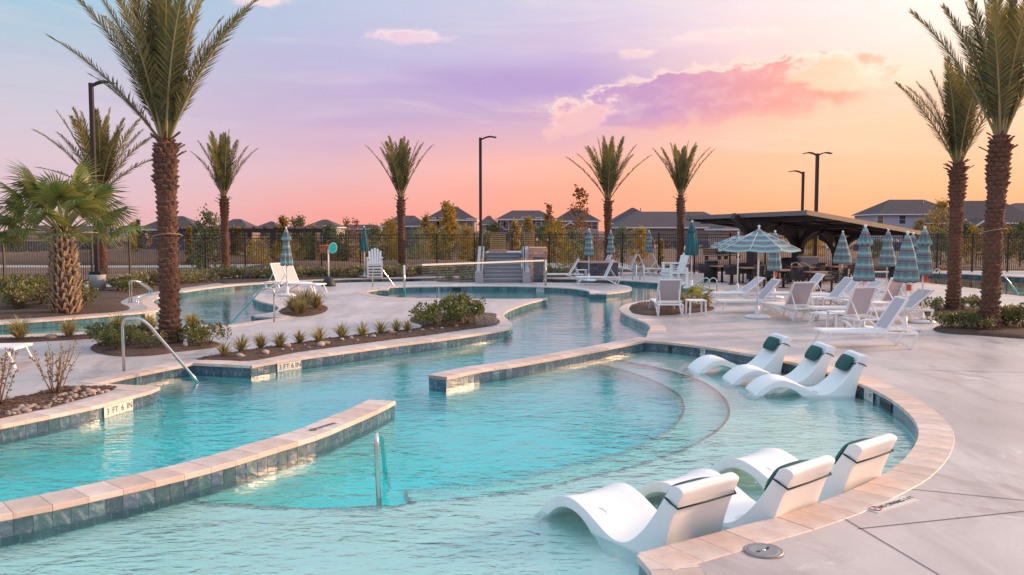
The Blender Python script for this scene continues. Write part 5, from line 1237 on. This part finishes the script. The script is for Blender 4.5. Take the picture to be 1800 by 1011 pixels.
for i in range(46):
    x = 440 + 640 * i / 46 + rb.uniform(-6, 6); d_ = rb.uniform(54, 72)
    mt = rb.choice(['tree_green', 'tree_gold', 'tree_green', 'tree_rust']); cn = {'tree_green': 'dark green', 'tree_gold': 'golden', 'tree_rust': 'rust-brown'}[mt]
    o = tree(x, rb.uniform(420, 440), d_, cn + ' shrub tree of head height in the planting right behind the rear fence', mt, .45, 'round', i, 900, .28); o['group'] = cn + ' shrub trees behind the rear fence'
# far belt of low scrub under the houses
mb = MB(); rnd = random.Random(4)
for i in range(5200):
    x = rnd.uniform(-130, 150); y = rnd.uniform(105, 150); c = noise.noise((x * .06, y * .05, 2)); h = max(.1, 1.2 + 1.8 * c) * rnd.uniform(.2, 1); p = Vector((x, y, -.9 + h)); d = Vector((rnd.gauss(0, 1), rnd.gauss(0, 1), rnd.gauss(0, 1))).normalized(); s = d.orthogonal().normalized(); l_ = rnd.uniform(.5, 1.1)
    mb.add([p, p + d * l_ * .5 + s * l_ * .3, p + d * l_, p + d * l_ * .5 - s * l_ * .3], [(0, 1, 2, 3)])
o = mb.build('scrub', MAT['tree_rust']); tag(o, 'belt of low brown scrub in front of the far houses', 'scrub', kind='stuff')
# garden fences of the estate
for x0, x1, y, lb in ((-75, -22, 108, 'grey timber garden fence of the left houses'), (-15, 26, 112, 'grey timber garden fence of the middle houses'), (40, 110, 100, 'brown timber garden fence of the right houses')):
    r = thing('garden_fence', lb, 'fence', (x0, y, -1)); n = int((x1 - x0) / 2.4)
    for i in range(n): MB().box((i * 2.4 + 1.2, 0, .95), (2.36, .06, 1.9)).build('panel', MAT['siding_grey'], r)
# timber pergola beyond the fence at the left
p = D(332, 410, 62); r = thing('pergola', 'dark timber pergola beyond the fence behind the left palms', 'pergola', (p.x, 62, 0))
for dx in (0, 3.2, 6.1, 9.): 
    for dy in (0, 4): MB().box((dx, dy, 1.1), (.3, .3, 2.2)).build('post', MAT['canopy_steel'], r)
MB().box((4.5, 0, 2.3), (10.5, .2, .3)).build('beam', MAT['canopy_steel'], r); MB().box((4.5, 4, 2.3), (10.5, .2, .3)).build('beam', MAT['canopy_steel'], r)
for i in range(14): MB().box((-.4 + i * .75, 2, 2.52), (.08, 5.2, .14)).build('rafter', MAT['canopy_steel'], r)
# ------------------------------------------------------------------ lamp posts
def lamp(pxy, top_py, label, arms=(1,), pedestal=False, r=.065, arm=.85):
    p = G(*pxy); z = D(pxy[0], top_py, p.y).z; o = thing('lamp_post', label, 'lamp post', p, 0, 'tall dark lamp posts')
    if pedestal:
        b_ = MB(); b_.lathe([(.3, -.02), (.3, .62), (.28, .66), (0, .66)], 20); b_.build('footing', MAT['concrete_grey'], o); c_ = MB(); c_.box((0, 0, .72), (.42, .42, .14)); c_.build('base_cover', MAT['post_bronze'], o)
    q = MB(); q.box((0, 0, z / 2), (r * 2, r * 2, z)); q.build('pole', MAT['post_bronze'], o)
    for s in arms:
        h = MB(); pts = catmull([(0, 0, z - .14), (s * arm * .25, 0, z - .02), (s * arm * .6, 0, z + .05), (s * arm, 0, z + .0)], 4)
        for i, (a, b_) in enumerate(zip(pts, pts[1:])): t_ = i / (len(pts) - 2); h.bar(a, b_, .1 + .26 * min(1, t_ * 1.6), .05 + .02 * (1 - t_))
        h.build('lamp_head', MAT['post_bronze'], o)
    return o
lamp((172, 513), 146, 'tall lamp post on a round concrete footing behind the fan palm', pedestal=True, r=.07)
lamp((845, 482), 242, 'tall lamp post left of the bridge stairs', r=.075)
lamp((1432, 476), 270, 'double-headed lamp post behind the steel canopy', (-1, 1), r=.085, arm=.8)
lamp((1408, 472), 302, 'shorter single lamp post behind the steel canopy', (-1,), r=.07)
o = lamp((1522, 421), 376, 'distant slim street light left of the lilac house', (1,), r=.09, arm=2.2)
# ------------------------------------------------------------------ steel canopy
A = D(1207, 381, 45.); B = D(1417, 370, 35.5); Cc = D(1620, 407, 41.); Dd = A + (Cc - B)
r = thing('shade_canopy', 'dark steel shade canopy with curved column brackets over the picnic tables', 'canopy', (B.x, B.y, 0)); o0 = Vector((B.x, B.y, 0))
nrm = (A - B).cross(Cc - B).normalized(); nrm = nrm if nrm.z > 0 else -nrm
def roofp(u, v, h=0.): return B + (A - B) * u + (Cc - B) * v + nrm * h - o0
def slabq(c0, c1, c2, c3, t_): 
    vs = [c0, c1, c2, c3, c0 - nrm * t_, c1 - nrm * t_, c2 - nrm * t_, c3 - nrm * t_]; return vs, [(0, 1, 2, 3), (7, 6, 5, 4), (0, 4, 5, 1), (1, 5, 6, 2), (2, 6, 7, 3), (3, 7, 4, 0)]
vs, fs = slabq(roofp(0, 0), roofp(1, 0), roofp(1, 1), roofp(0, 1), .05); MB().add(vs, fs).build('roof_panel', MAT['canopy_panel'], r)
fm_ = MB(); fm_.bar(roofp(-.004, 0, -.1), roofp(1.004, 0, -.06), .08, .2); fm_.build('fascia', MAT['fascia'], r)
for (a, b_) in (((0, -.003), (0, 1.003)), ((1, -.003), (1, 1.003)), ((0, 1.003), (1, 1.003))): MB().bar(roofp(*a, -.08), roofp(*b_, -.08), .08, .2).build('fascia', MAT['canopy_steel'], r)
for u in (.25, .5, .75): MB().bar(roofp(u, .03, -.1), roofp(u, .97, -.1), .09, .1).build('rafter', MAT['canopy_steel'], r)
for v in (.12, .5, .88): MB().bar(roofp(.02, v, -.17), roofp(.98, v, -.17), .22, .2).build('beam', MAT['canopy_steel'], r)
for v in (.25, .37, .63, .75): MB().bar(roofp(.02, v, -.1), roofp(.98, v, -.1), .06, .1).build('purlin', MAT['canopy_steel'], r)
for u, v in ((.5, .12), (.5, .5), (.5, .88)):
    t_ = roofp(u, v, -.3); c = MB(); c.box((t_.x, t_.y, t_.z / 2), (.42, .42, t_.z), .6)
    c.build('column', MAT['canopy_steel'], r)
    for s in (-1, 1):
        for k in (0, 1):
            d = ((A - B) if k == 0 else (Cc - B)).normalized() * s; br_ = MB(); pts = catmull([Vector((t_.x, t_.y, t_.z - 1.15)) + d * .2, Vector((t_.x, t_.y, t_.z - .65)) + d * .34, Vector((t_.x, t_.y, t_.z - .25)) + d * .8, Vector((t_.x, t_.y, t_.z + .02)) + d * 1.5], 4)
            pts = [q + Vector((0, 0, (d.z * (q - t_).to_2d().length))) for q in pts]
            for a, b_ in zip(pts, pts[1:]): br_.bar(a, b_, .22, .3)
            br_.build('bracket', MAT['canopy_steel'], r)
# ------------------------------------------------------------------ picnic tables with attached chairs
def picnic(p, rz, label, chairs=(0, 1, 2, 3), sc_=1.):
    r = thing('picnic_table', label, 'table', p, rz, 'tables with attached metal chairs')
    bevel(MB().box((0, 0, .72), (.95, .95, .05)).build('table_top', MAT['wood_top'], r), .02)
    q = MB(); q.tube([(0, 0, .02), (0, 0, .7)], .055, 10); q.box((0, 0, .012), (.3, .3, .024)); q.build('pedestal', MAT['chair_dark'], r)
    for k in chairs:
        a = k * pi / 2; d = Vector((cos(a), sin(a), 0)); s = Vector((-sin(a), cos(a), 0)); c = d * .88
        l_ = MB(); l_.bar(c + Vector((0, 0, 0)), c + Vector((0, 0, .42)), .06); l_.box(c + Vector((0, 0, .012)), (.2, .2, .024), a); ch = MB()
        ch.box(c + Vector((0, 0, .45)), (.46, .44, .04), a)
        leg = l_.build('leg', MAT['chair_dark'], r)
        for i in range(7):      # slatted bucket back
            z = .50 + i * .055
            pts = [c + d * (-.12) + s * .25 + Vector((0, 0, z - .02)), c + d * .14 + s * .24 + Vector((0, 0, z)), c + d * (.22 + .012 * i) + s * .14 + Vector((0, 0, z)), c + d * (.22 + .012 * i) - s * .14 + Vector((0, 0, z)), c + d * .14 - s * .24 + Vector((0, 0, z)), c + d * (-.12) - s * .25 + Vector((0, 0, z - .02))]
            if i > 3: pts = pts[1:-1]
            for a_, b_ in zip(pts, pts[1:]): ch.bar(a_, b_, .012, .04)
        ch.build('chair', MAT['chair_dark'], r)
for i, (x, y, rz, lb) in enumerate(((1269, 496, .3, 'picnic table with dark slatted chairs closest to the teal umbrella'), (1319, 500, .1, 'picnic table with dark slatted chairs behind the open umbrella'), (1377, 506, .25, 'picnic table with dark slatted chairs behind the orange-tagged umbrella'), (1441, 511, .15, 'picnic table with dark slatted chairs behind the back row of loungers'), (1412, 498, .4, 'picnic table with dark slatted chairs under the canopy column'), (1350, 494, .2, 'picnic table with dark slatted chairs below the canopy middle'), (1470, 497, .3, 'picnic table with dark slatted chairs at the right end of the canopy'))):
    picnic(G(x, y), rz, lb)
# benches beyond the fence, bins
for (x, y, lb) in ((1250, 495, 'dark round litter bin beside the picnic tables'), (1576, 513, 'dark litter bin behind the striped umbrellas'), (1383, 488, 'dark litter bin behind the table chairs')):
    p = G(x, y); rr = thing('litter_bin', lb, 'bin', p, 0, 'dark litter bins'); b_ = MB(); b_.lathe([(.27, 0), (.3, .05), (.3, .85), (.28, .88), (.0, .88)], 18); b_.build('drum', MAT['chair_dark'], rr)
    l_ = MB(); l_.lathe([(.31, .88), (.32, .93), (.2, .99), (.0, 1.0)], 18); l_.build('lid', MAT['post_bronze'], rr)
p = G(1420, 488); rr = thing('utility_cabinet', 'grey metal cabinet beside the looped rails under the canopy', 'cabinet', p); MB().box((0, 0, .5), (.9, .5, 1.0)).build('body', MAT['concrete_grey'], rr); MB().box((0, 0, 1.03), (.98, .58, .06)).build('lid', MAT['trim_white'], rr); MB().box((.0, -.26, .5), (.8, .02, .85)).build('door', MAT['concrete_grey'], rr)
for x, d_ in ((1262, 62), (1284, 63)):
    p = D(x, 403, d_); rr = thing('far_bench', 'dark slatted park bench beyond the fence behind the tables', 'bench', (p.x, d_, 0), .2, 'park benches beyond the fence')
    for i in range(4): MB().box((0, .0 + i * .11, .45), (1.8, .09, .04)).build('seat_slat', MAT['chair_dark'], rr); MB().box((0, .45 + i * .03, .58 + i * .11), (1.8, .03, .08)).build('back_slat', MAT['chair_dark'], rr)
    for s in (-1, 1): MB().box((s * .75, .2, .22), (.06, .45, .44)).build('leg', MAT['chair_dark'], rr)
# ------------------------------------------------------------------ bridge with stairs
p = G(884, 497); r = thing('stair_bridge', 'concrete stair bridge with stone cheek walls, dark railings and slatted screens', 'bridge', (p.x, p.y, 0))
S = p.y / F; W0 = 36 * S; n = 8; hz = 1.28; run = 2.6
for i in range(n):
    z = hz * (i + 1) / n; y0 = run * i / n
    MB().box((0, (y0 + run) / 2, z / 2), (W0 * 2 - .05 * i, run - y0, z)).build('stair_step', MAT['stair_dark'], r)
    MB().box((0, y0 + .03, z + .012), (W0 * 2 - .05 * i, .07, .03)).build('step_nosing', MAT['stair_concrete'], r)
MB().box((.2, run + 1.6, hz - .1), (W0 * 2 + .3, 3.2, .2)).build('landing', MAT['stair_concrete'], r)
for s in (-1, 1):
    c = MB(); x = s * (W0 + .14)
    c.add([(x - .14, -.1, 0), (x + .14, -.1, 0), (x + .14, -.1, .35), (x - .14, -.1, .35), (x - .14, run + .2, 0), (x + .14, run + .2, 0), (x + .14, run + .2, hz + .3), (x - .14, run + .2, hz + .3)], [(0, 1, 2, 3), (1, 5, 6, 2), (5, 4, 7, 6), (4, 0, 3, 7), (3, 2, 6, 7)]); c.build('cheek_wall', MAT['stair_concrete'], r)
    MB().box((s * (W0 + .14), -.25, .26), (.34, .34, .52)).build('newel_block', MAT['concrete_grey'], r)
# stone side: courses of sandstone round a dark stone niche on the right
x = W0 + .45
stone = MB().box((0, 0, 0), (.24, .06, .115)).mesh('sandstone_block', MAT['sandstone'])
x = W0 + .3; fy = run * .15 + .33
back = MB(); back.box((x + .4, fy + .9, .78), (.8, 1.74, 1.56)); sw = back.build('side_wall', MAT['sandstone'], r)
for j in range(12):
    for i in range(4):
        xx = x + .1 + i * .25 + (.125 if j % 2 else 0) - .06; zz = .06 + j * .125
        if xx > x + .74 or (x + .2 < xx < x + .62 and zz < 1.15): continue
        o = bpy.data.objects.new('stone_block', stone); C.objects.link(o); o.parent = sw; o.location = (xx, fy + random.uniform(-.008, .008), zz)
ds = MB().box((0, 0, 0), (.22, .05, .13)).mesh('dark_block', MAT['dark_stone'])
MB().box((x + .4, fy + .015, .57), (.46, .05, 1.14)).build('niche', MAT['dark_stone'], r)
for j in range(8):
    for i in range(2): o = bpy.data.objects.new('dark_block', ds); C.objects.link(o); o.parent = sw; o.location = (x + .29 + i * .225, fy - .02 + random.uniform(-.01, .01), .08 + j * .14)
for xx, w_ in ((-10.5 * S, 31 * S), (47 * S, 25 * S)):
    q = MB(); q.box((xx, run + .35, hz + .06), (w_ + .06, .3, .2)); q.build('parapet', MAT['sandstone'], r)
    fr_ = MB()
    for i in range(5): fr_.bar((xx - w_ / 2 + i * w_ / 4, run + .35, hz + .15), (xx - w_ / 2 + i * w_ / 4, run + .35, hz + .92), .04)
    fro = fr_.build('screen_posts', MAT['post_bronze'], r)
    for i in range(8): MB().box((xx, run + .32, hz + .22 + i * .09), (w_, .03, .045)).build('screen_slat', MAT['rail_gold'], fro)
    MB().box((xx, run + .35, hz + .94), (w_ + .12, .16, .05)).build('cap_rail', MAT['wood_top'], fro)
for s in (-1, 1):
    hr = MB(); x2 = s * (W0 + .06)
    hr.tube([(x2, -.1, .5), (x2, .0, 1.15), (x2, run, hz + 1.0), (x2, run + .3, hz + 1.0), (x2, run + .3, hz)], .03, 6)
    for i in range(4): y = run * (i + .5) / 4; hr.tube([(x2, y, hz * (i + .5) / 4 + .2), (x2, y, 1.15 + (hz - .15) * (i + .5) / 4)], .018, 5)
    hr.tube([(x2, .05, .6), (x2, run, hz + .5)], .015, 5); hr.build('railing', MAT['post_bronze'], r)
# yellow court lines far behind the bridge: a far volleyball tape
a = D(815, 436, 70); b_ = D(985, 438, 70); rr = thing('far_court_net', 'yellow-taped court net beyond the fence behind the bridge', 'net', (a.x, 70, 0))
for q in (a, b_): MB().tube([(q.x - a.x, 0, -.2), (q.x - a.x, 0, q.z + .3)], .04, 6).build('post', MAT['post_bronze'], rr)
MB().bar((0, 0, a.z), (b_.x - a.x, 0, a.z), .04, .12).build('tape', MAT['yellow'], rr); MB().bar((0, 0, a.z - .35), (b_.x - a.x, 0, a.z - .35), .03, .07).build('tape', MAT['yellow'], rr)
# ------------------------------------------------------------------ volleyball net
a = G(711, 522); b_ = G(959, 502); zt = D(711, 466, a.y).z; zt2 = D(959, 457, b_.y).z
r = thing('volleyball_net', 'low white-taped volleyball net strung across the channel', 'net', a); d = b_ - a
for q, z in ((Vector(), zt), (d, zt2)): MB().tube([q + Vector((0, 0, 0)), q + Vector((0, 0, z))], .04, 8).build('post', MAT['steel'], r)
A_ = Vector((0, 0, zt - .02)) + d * .02; B_ = d * .985 + Vector((0, 0, zt2 - .02)); A1 = A_.lerp(B_, .09); MB().tube([A_, A1], .008, 5).build('cord', MAT['net'], r)
MB().bar(A1, B_, .02, .065).build('top_tape', MAT['sign_white'], r)
nm = MB(); hN = .75
for i in range(120): q = A1.lerp(B_, i / 119); nm.bar(q, q - Vector((0, 0, hN)), .004)
for k in range(1, 9): nm.bar(A1 - Vector((0, 0, hN * k / 8)), B_ - Vector((0, 0, hN * k / 8)), .004)
o = nm.build('net_mesh', MAT['net'], r); o['kind'] = 'stuff'
# ------------------------------------------------------------------ tall lifeguard-style chairs
def tall_chair(p, rz, label):
    r = thing('tall_chair', label, 'chair', p, rz, 'tall white slatted chairs'); m_ = MAT['resin_white']
    for sx in (-1, 1):
        for sy in (-1, 1): MB().box((sx * .34, sy * .36, .42 if sy > 0 else .52), (.07, .1, .84 if sy > 0 else 1.04)).build('leg', m_, r)
        MB().box((sx * .34, 0, 1.0), (.12, .85, .04)).build('arm', m_, r); MB().box((sx * .34, 0, .62), (.05, .8, .1)).build('side_rail', m_, r); MB().box((sx * .34, 0, .2), (.05, .8, .08)).build('side_rail', m_, r)
    for i in range(5): MB().box((0, -.30 + i * .13, .72 - i * .012), (.66, .11, .03)).build('seat_slat', m_, r)
    for i in range(5): MB().box((0, -.42, .1 + i * .14), (.74, .03, .075)).build('front_slat', m_, r)
    for i in range(5):
        x = -.24 + i * .12; hh = .82 - .05 * abs(i - 2) ** 1.6; q = MB(); M = Matrix.Rotation(-.28, 3, 'X')
        q.box(M @ Vector((x * 1.05, 0, hh / 2)) + Vector((0, .28, .68)), (.105, .025, hh), M=M @ Matrix.Rotation(x * .25, 3, 'Y')); q.build('back_slat', m_, r)
    return r
tall_chair(G(659, 489), .12, 'tall white slatted chair on the far bank beside the plain teal umbrella'); tall_chair(G(1186, 505), -1.25, 'tall white slatted chair turned sideways near the looped grab rails')
# ------------------------------------------------------------------ poolside basketball hoop
p = G(578, 503); r = thing('basketball_hoop', 'poolside basketball hoop with teal egg-shaped board on a black base', 'hoop', p, .5)
b_ = MB(); b_.lathe([(.29, 0), (.30, .06), (.2, .28), (.1, .4), (.0, .42)], 20); b_.build('base', MAT['black_rubber'], r); MB().tube([(0, 0, .4), (0, 0, 1.55)], .028, 10).build('pole', MAT['fitting_white'], r)
bd = MB(); n = 24; pts = [(cos(2 * pi * k / n) * (.24 + .03 * cos(2 * pi * k / n + 1)), sin(2 * pi * k / n) * .31 + .04) for k in range(n)]
bd.add([(x, -.02, z + 1.62) for x, z in pts] + [(x, .02, z + 1.62) for x, z in pts], [tuple(range(n)), tuple(range(2 * n - 1, n - 1, -1))] + [(i, n + i, n + (i + 1) % n, (i + 1) % n) for i in range(n)])
bo = bd.build('backboard', MAT['teal_panel'], r, (-.1, -.04, .52)); bo.rotation_euler = (0, .25, 0); bo.scale = (.68, 1, .68)
ed = MB(); ed.tube([(x * 1.03, 0, z * 1.03 + 1.62) for x, z in pts] + [(pts[0][0] * 1.03, 0, pts[0][1] * 1.03 + 1.62)], .022, 6, False); ed.build('rim_edge', MAT['sign_white'], bo)
hp = MB(); hp.tube([(.2 * cos(2 * pi * k / 16) - .1, .28 + .2 * sin(2 * pi * k / 16), 1.72) for k in range(17)], .014, 6, False); hp.build('hoop_ring', MAT['orange'], r)
nt = MB(); 
for k in range(12): a = 2 * pi * k / 12; nt.bar((.2 * cos(a) - .1, .28 + .2 * sin(a), 1.72), (.12 * cos(a + .3) - .1, .28 + .12 * sin(a + .3), 1.4), .008)
nt.build('hoop_net', MAT['orange_dull'], r)
# stone planter on the far deck
p = G(1050, 487); r = thing('stone_planter', 'round grey stacked-stone planter with sandstone cap on the far deck', 'planter', p); q = MB(); q.lathe([(1.0, 0), (1.0, .72)], 28, cap=False, smooth=False); q.build('core', MAT['dark_stone'], r)
blk = MB().box((0, 0, 0), (.06, .3, .13)).mesh('block', MAT['dark_stone'])
for j in range(5):
    for k in range(20): a = 2 * pi * (k + .5 * (j % 2)) / 20; o = bpy.data.objects.new('block', blk); C.objects.link(o); o.parent = r; o.location = (cos(a) * 1.01, sin(a) * 1.01, .07 + j * .142); o.rotation_euler = (0, 0, a)
q = MB(); q.lathe([(.7, .70), (1.1, .72), (1.12, .78), (.7, .8), (.7, .7)], 28, cap=False); q.build('cap', MAT['sandstone'], r); q = MB(); q.lathe([(.72, .76), (.0, .78)], 20, cap=False); q.build('soil', MAT['mulch'], r)
# ------------------------------------------------------------------ signs, marks and fittings
def text_obj(txt, size, mat, loc, right, up, parent=None, name='lettering', ext=.001):
    cu = bpy.data.curves.new('t', 'FONT'); cu.body = txt; cu.size = size; cu.extrude = ext; cu.align_x = 'CENTER'; cu.align_y = 'CENTER'
    tmp = bpy.data.objects.new('t', cu); C.objects.link(tmp); dg = bpy.context.evaluated_depsgraph_get(); me = bpy.data.meshes.new_from_object(tmp.evaluated_get(dg)); bpy.data.objects.remove(tmp)
    me.materials.clear(); me.materials.append(mat); o = bpy.data.objects.new(name, me); C.objects.link(o); z = right.cross(up); M = Matrix((right, up, z)).transposed().to_4x4(); M.translation = loc; o.matrix_world = M
    if parent: o.parent = parent; o.matrix_parent_inverse = parent.matrix_world.inverted()
    return o
def depth_mark(pa, pb, words, label, size=.13):
    """white tile band with black letters on the pool wall between two bank points"""
    A, B = pa.copy(), pb.copy(); d = (B - A).normalized(); out = Vector((d.y, -d.x, 0)); out = out if out.dot(Vector((A.x, A.y, 0))) < 0 else -out
    W_ = (B - A).length; n = len(words); r = thing('depth_marker', label, 'depth marker', (A + B) / 2 + out * .02, 0, 'depth markers on the pool wall')
    for i, w in enumerate(words):
        c = A + d * W_ * (i + .5) / n - (A + B) / 2; t_ = MB(); x = d; M = Matrix((d, Vector((0, 0, 1)), out)).transposed()
        t_.box(c + Vector((0, 0, -.122)), (W_ / n - .004, .15, .008), M=M); tl = t_.build('tile', MAT['sign_white'], r)
        o = text_obj(w, size, MAT['ink'], Vector(), d, Vector((0, 0, 1))); o.parent = tl; o.location = c + Vector((0, 0, -.122)) + out * .006
    return r
# d must read left-to-right as seen from the water
depth_mark(G(486, 635), G(528, 629), ['3', 'FT', '6', 'IN'], 'white depth tiles reading 3 FT 6 IN under the long planting strip')
depth_mark(G(180, 710.5), G(231, 696), ['3', 'FT', '6', 'IN'], 'white depth tiles reading 3 FT 6 IN under the corner planter', .12)
depth_mark(G(1219, 606.5), G(1241, 610), ['1', 'FT'], 'white depth tiles reading 1 FT beside the skimmer opening', .12)
depth_mark(G(1522, 678), G(1537, 685.5), ['1', 'FT'], 'white depth tiles reading 1 FT right of the pillowed chaises', .12)
depth_mark(G(937, 503.2), G(957, 503.8), ['3', 'FT', '6', 'IN'], 'small far depth tiles on the front of the net island', .13)
depth_mark(G(753, 503.2), G(772, 503), ['3', 'FT'], 'small far depth tiles behind the volleyball net', .13)
depth_mark(G(254, 549.), G(272, 546.5), ['3', 'FT'], 'small depth tiles on the left river bank below the curled rails', .13)
def skimmer(pa, pb, label):
    A, B = pa, pb; d = (B - A).normalized(); out = Vector((d.y, -d.x, 0)); out = out if out.dot(Vector((A.x, A.y, 0))) < 0 else -out; c = (A + B) / 2; L = (B - A).length
    r = thing('skimmer_opening', label, 'skimmer', c + out * .004, 0, 'skimmer openings in the pool wall'); M = Matrix((d, Vector((0, 0, 1)), out)).transposed()
    MB().box((0, 0, -.13), (L, .12, .012), M=M).build('mouth', MAT['skimmer_dark'], r); q = MB()
    for z in (-.065, -.195): q.box(Vector((0, 0, z)) + out * .004, (L + .02, .014, .02), M=M)
    q.build('frame', MAT['pool_tile'], r)
skimmer(G(1175, 602), G(1200, 604.3), 'dark skimmer slot in the tile wall left of the 1 FT mark'); skimmer(G(1548, 690.5), G(1568, 702.5), 'dark skimmer slot in the curved tile wall behind the chaises')
skimmer(G(715, 488.8), G(727, 488.6), 'dark skimmer slot in the far river wall behind the net post'); skimmer(G(795, 502.8), G(810, 502.6), 'dark skimmer slot in the net island wall'); skimmer(G(413, 501.2), G(424, 500.4), 'dark skimmer slot in the far river wall by the left palms')
# deck plate: no diving
p = G(1567, 887); a = (G(1610, 873) - G(1522, 900)); a = a.normalized(); up = Vector((-a.y, a.x, 0)); r = thing('no_diving_plate', 'white deck plate reading NO DIVING with a red prohibition ring', 'sign', p)
q = MB(); q.box((0, 0, .003), (.62, .15, .006), atan2(a.y, a.x)); q.build('plate', MAT['sign_white'], r)
o = text_obj('NO DIVING 1 FT', .072, MAT['ink'], Vector(), a, up); o.parent = r; o.location = a * .07 + Vector((0, 0, .008))
q = MB(); c = -a * .235; ring = [c + (a * cos(2 * pi * k / 20) + up * sin(2 * pi * k / 20)) * .05 + Vector((0, 0, .008)) for k in range(21)]; q.tube(ring, .006, 5, False); q.bar(c - (a + up) * .034 + Vector((0, 0, .008)), c + (a + up) * .034 + Vector((0, 0, .008)), .01, .006); q.build('prohibition_ring', MAT['ink_red'], r)
# dark plaque on the long low wall
p = G(569, 752); a = (G(585, 747) - G(552, 757)).normalized(); up = Vector((-a.y, a.x, 0)); r = thing('wall_plaque', 'dark lettered plaque reading NO DIVING set in the long low wall coping', 'sign', p + Vector((0, 0, .012)))
q = MB(); q.box((.05 * a.x, .05 * a.y, .002), (.34, .1, .004), atan2(a.y, a.x)); q.build('plate', MAT['concrete_grey'], r); o = text_obj('NO DIVING', .06, MAT['ink'], Vector(), a, up); o.parent = r; o.location = a * .06 + Vector((0, 0, .006))
q = MB(); q.tube([-a * .19 + (a * cos(2 * pi * k / 16) + up * sin(2 * pi * k / 16)) * .04 + Vector((0, 0, .004)) for k in range(17)], .005, 5, False); q.build('prohibition_ring', MAT['ink'], r)
# skimmer lid in the deck
p = G(1342, 969); r = thing('skimmer_hatch', 'round grey metal skimmer lid in the deck beside the coping', 'hatch', p)
q = MB(); q.lathe([(.142, 0), (.146, .008), (.138, .012), (.128, .008), (.122, .008), (.116, .013), (.1, .010), (.0, .009)], 36, cap=False); q.build('cover', MAT['lid_metal'], r)
for x, y, w in ((.03, .02, .03), (-.045, -.03, .03), (.05, .05, .02)): MB().box((x, y, .0115), (w, .012, .004), .5).build('finger_hole', MAT['ink'], r)
q = MB(); q.lathe([(.014, .009), (.012, .016), (0, .017)], 12, cap=False); q.build('screw', MAT['steel'], r)
mb = MB(); rs_ = random.Random(3)
n_ = 40; ro = [.158 + .03 * noise.noise((cos(2 * pi * k / n_) * 1.7, sin(2 * pi * k / n_) * 1.7, 1)) for k in range(n_)]
mb.add([(cos(2 * pi * k / n_) * .13, sin(2 * pi * k / n_) * .13, .0035) for k in range(n_)] + [(cos(2 * pi * k / n_) * ro[k], sin(2 * pi * k / n_) * ro[k], .003) for k in range(n_)], [(k, n_ + k, n_ + (k + 1) % n_, (k + 1) % n_) for k in range(n_)]); mb.build('rust_stain', MAT['rust_stain'], r)
# small garden fittings
p = on(G(730, 560), h2); r = thing('path_light', 'small grey bollard light at the rounded end of the mulch strip', 'garden light', p); MB().tube([(0, 0, -.02), (0, 0, .2)], .016, 8).build('stake', MAT['concrete_grey'], r); MB().box((0, 0, .24), (.09, .09, .12)).build('lamp_head', MAT['concrete_grey'], r)
p = on(G(326, 613), h3); r = thing('irrigation_cap', 'small white irrigation cap beside the tall palm', 'irrigation cap', p); q = MB(); q.lathe([(.04, 0), (.04, .1), (.034, .11), (.03, .14), (0, .145)], 12); q.build('riser', MAT['fitting_white'], r)
p = on(G(1686, 585), h9); r = thing('stake', 'thin pale stake in the bed of the tall right palm', 'stake', p); q = MB(); q.tube([(0, 0, -.05), (0, 0, 1.15)], .012, 6); q.build('rod', MAT['twig'], r)
for (x, y), dz, lb in (((300, 606), 2.25, 'pale rope tied round the tall left palm trunk'), ((1738, 584), 2.35, 'pale rope tied round the tall right palm trunk')):
    p = G(x, y); q = MB(); q.tube([(cos(2 * pi * k / 20) * .285, sin(2 * pi * k / 20) * .285, dz + .06 * cos(2 * pi * k / 20 + 1)) for k in range(21)], .01, 6, False); tag(q.build('rope', MAT['boot_pale'], None, p), lb, 'rope', 'ropes on palm trunks')
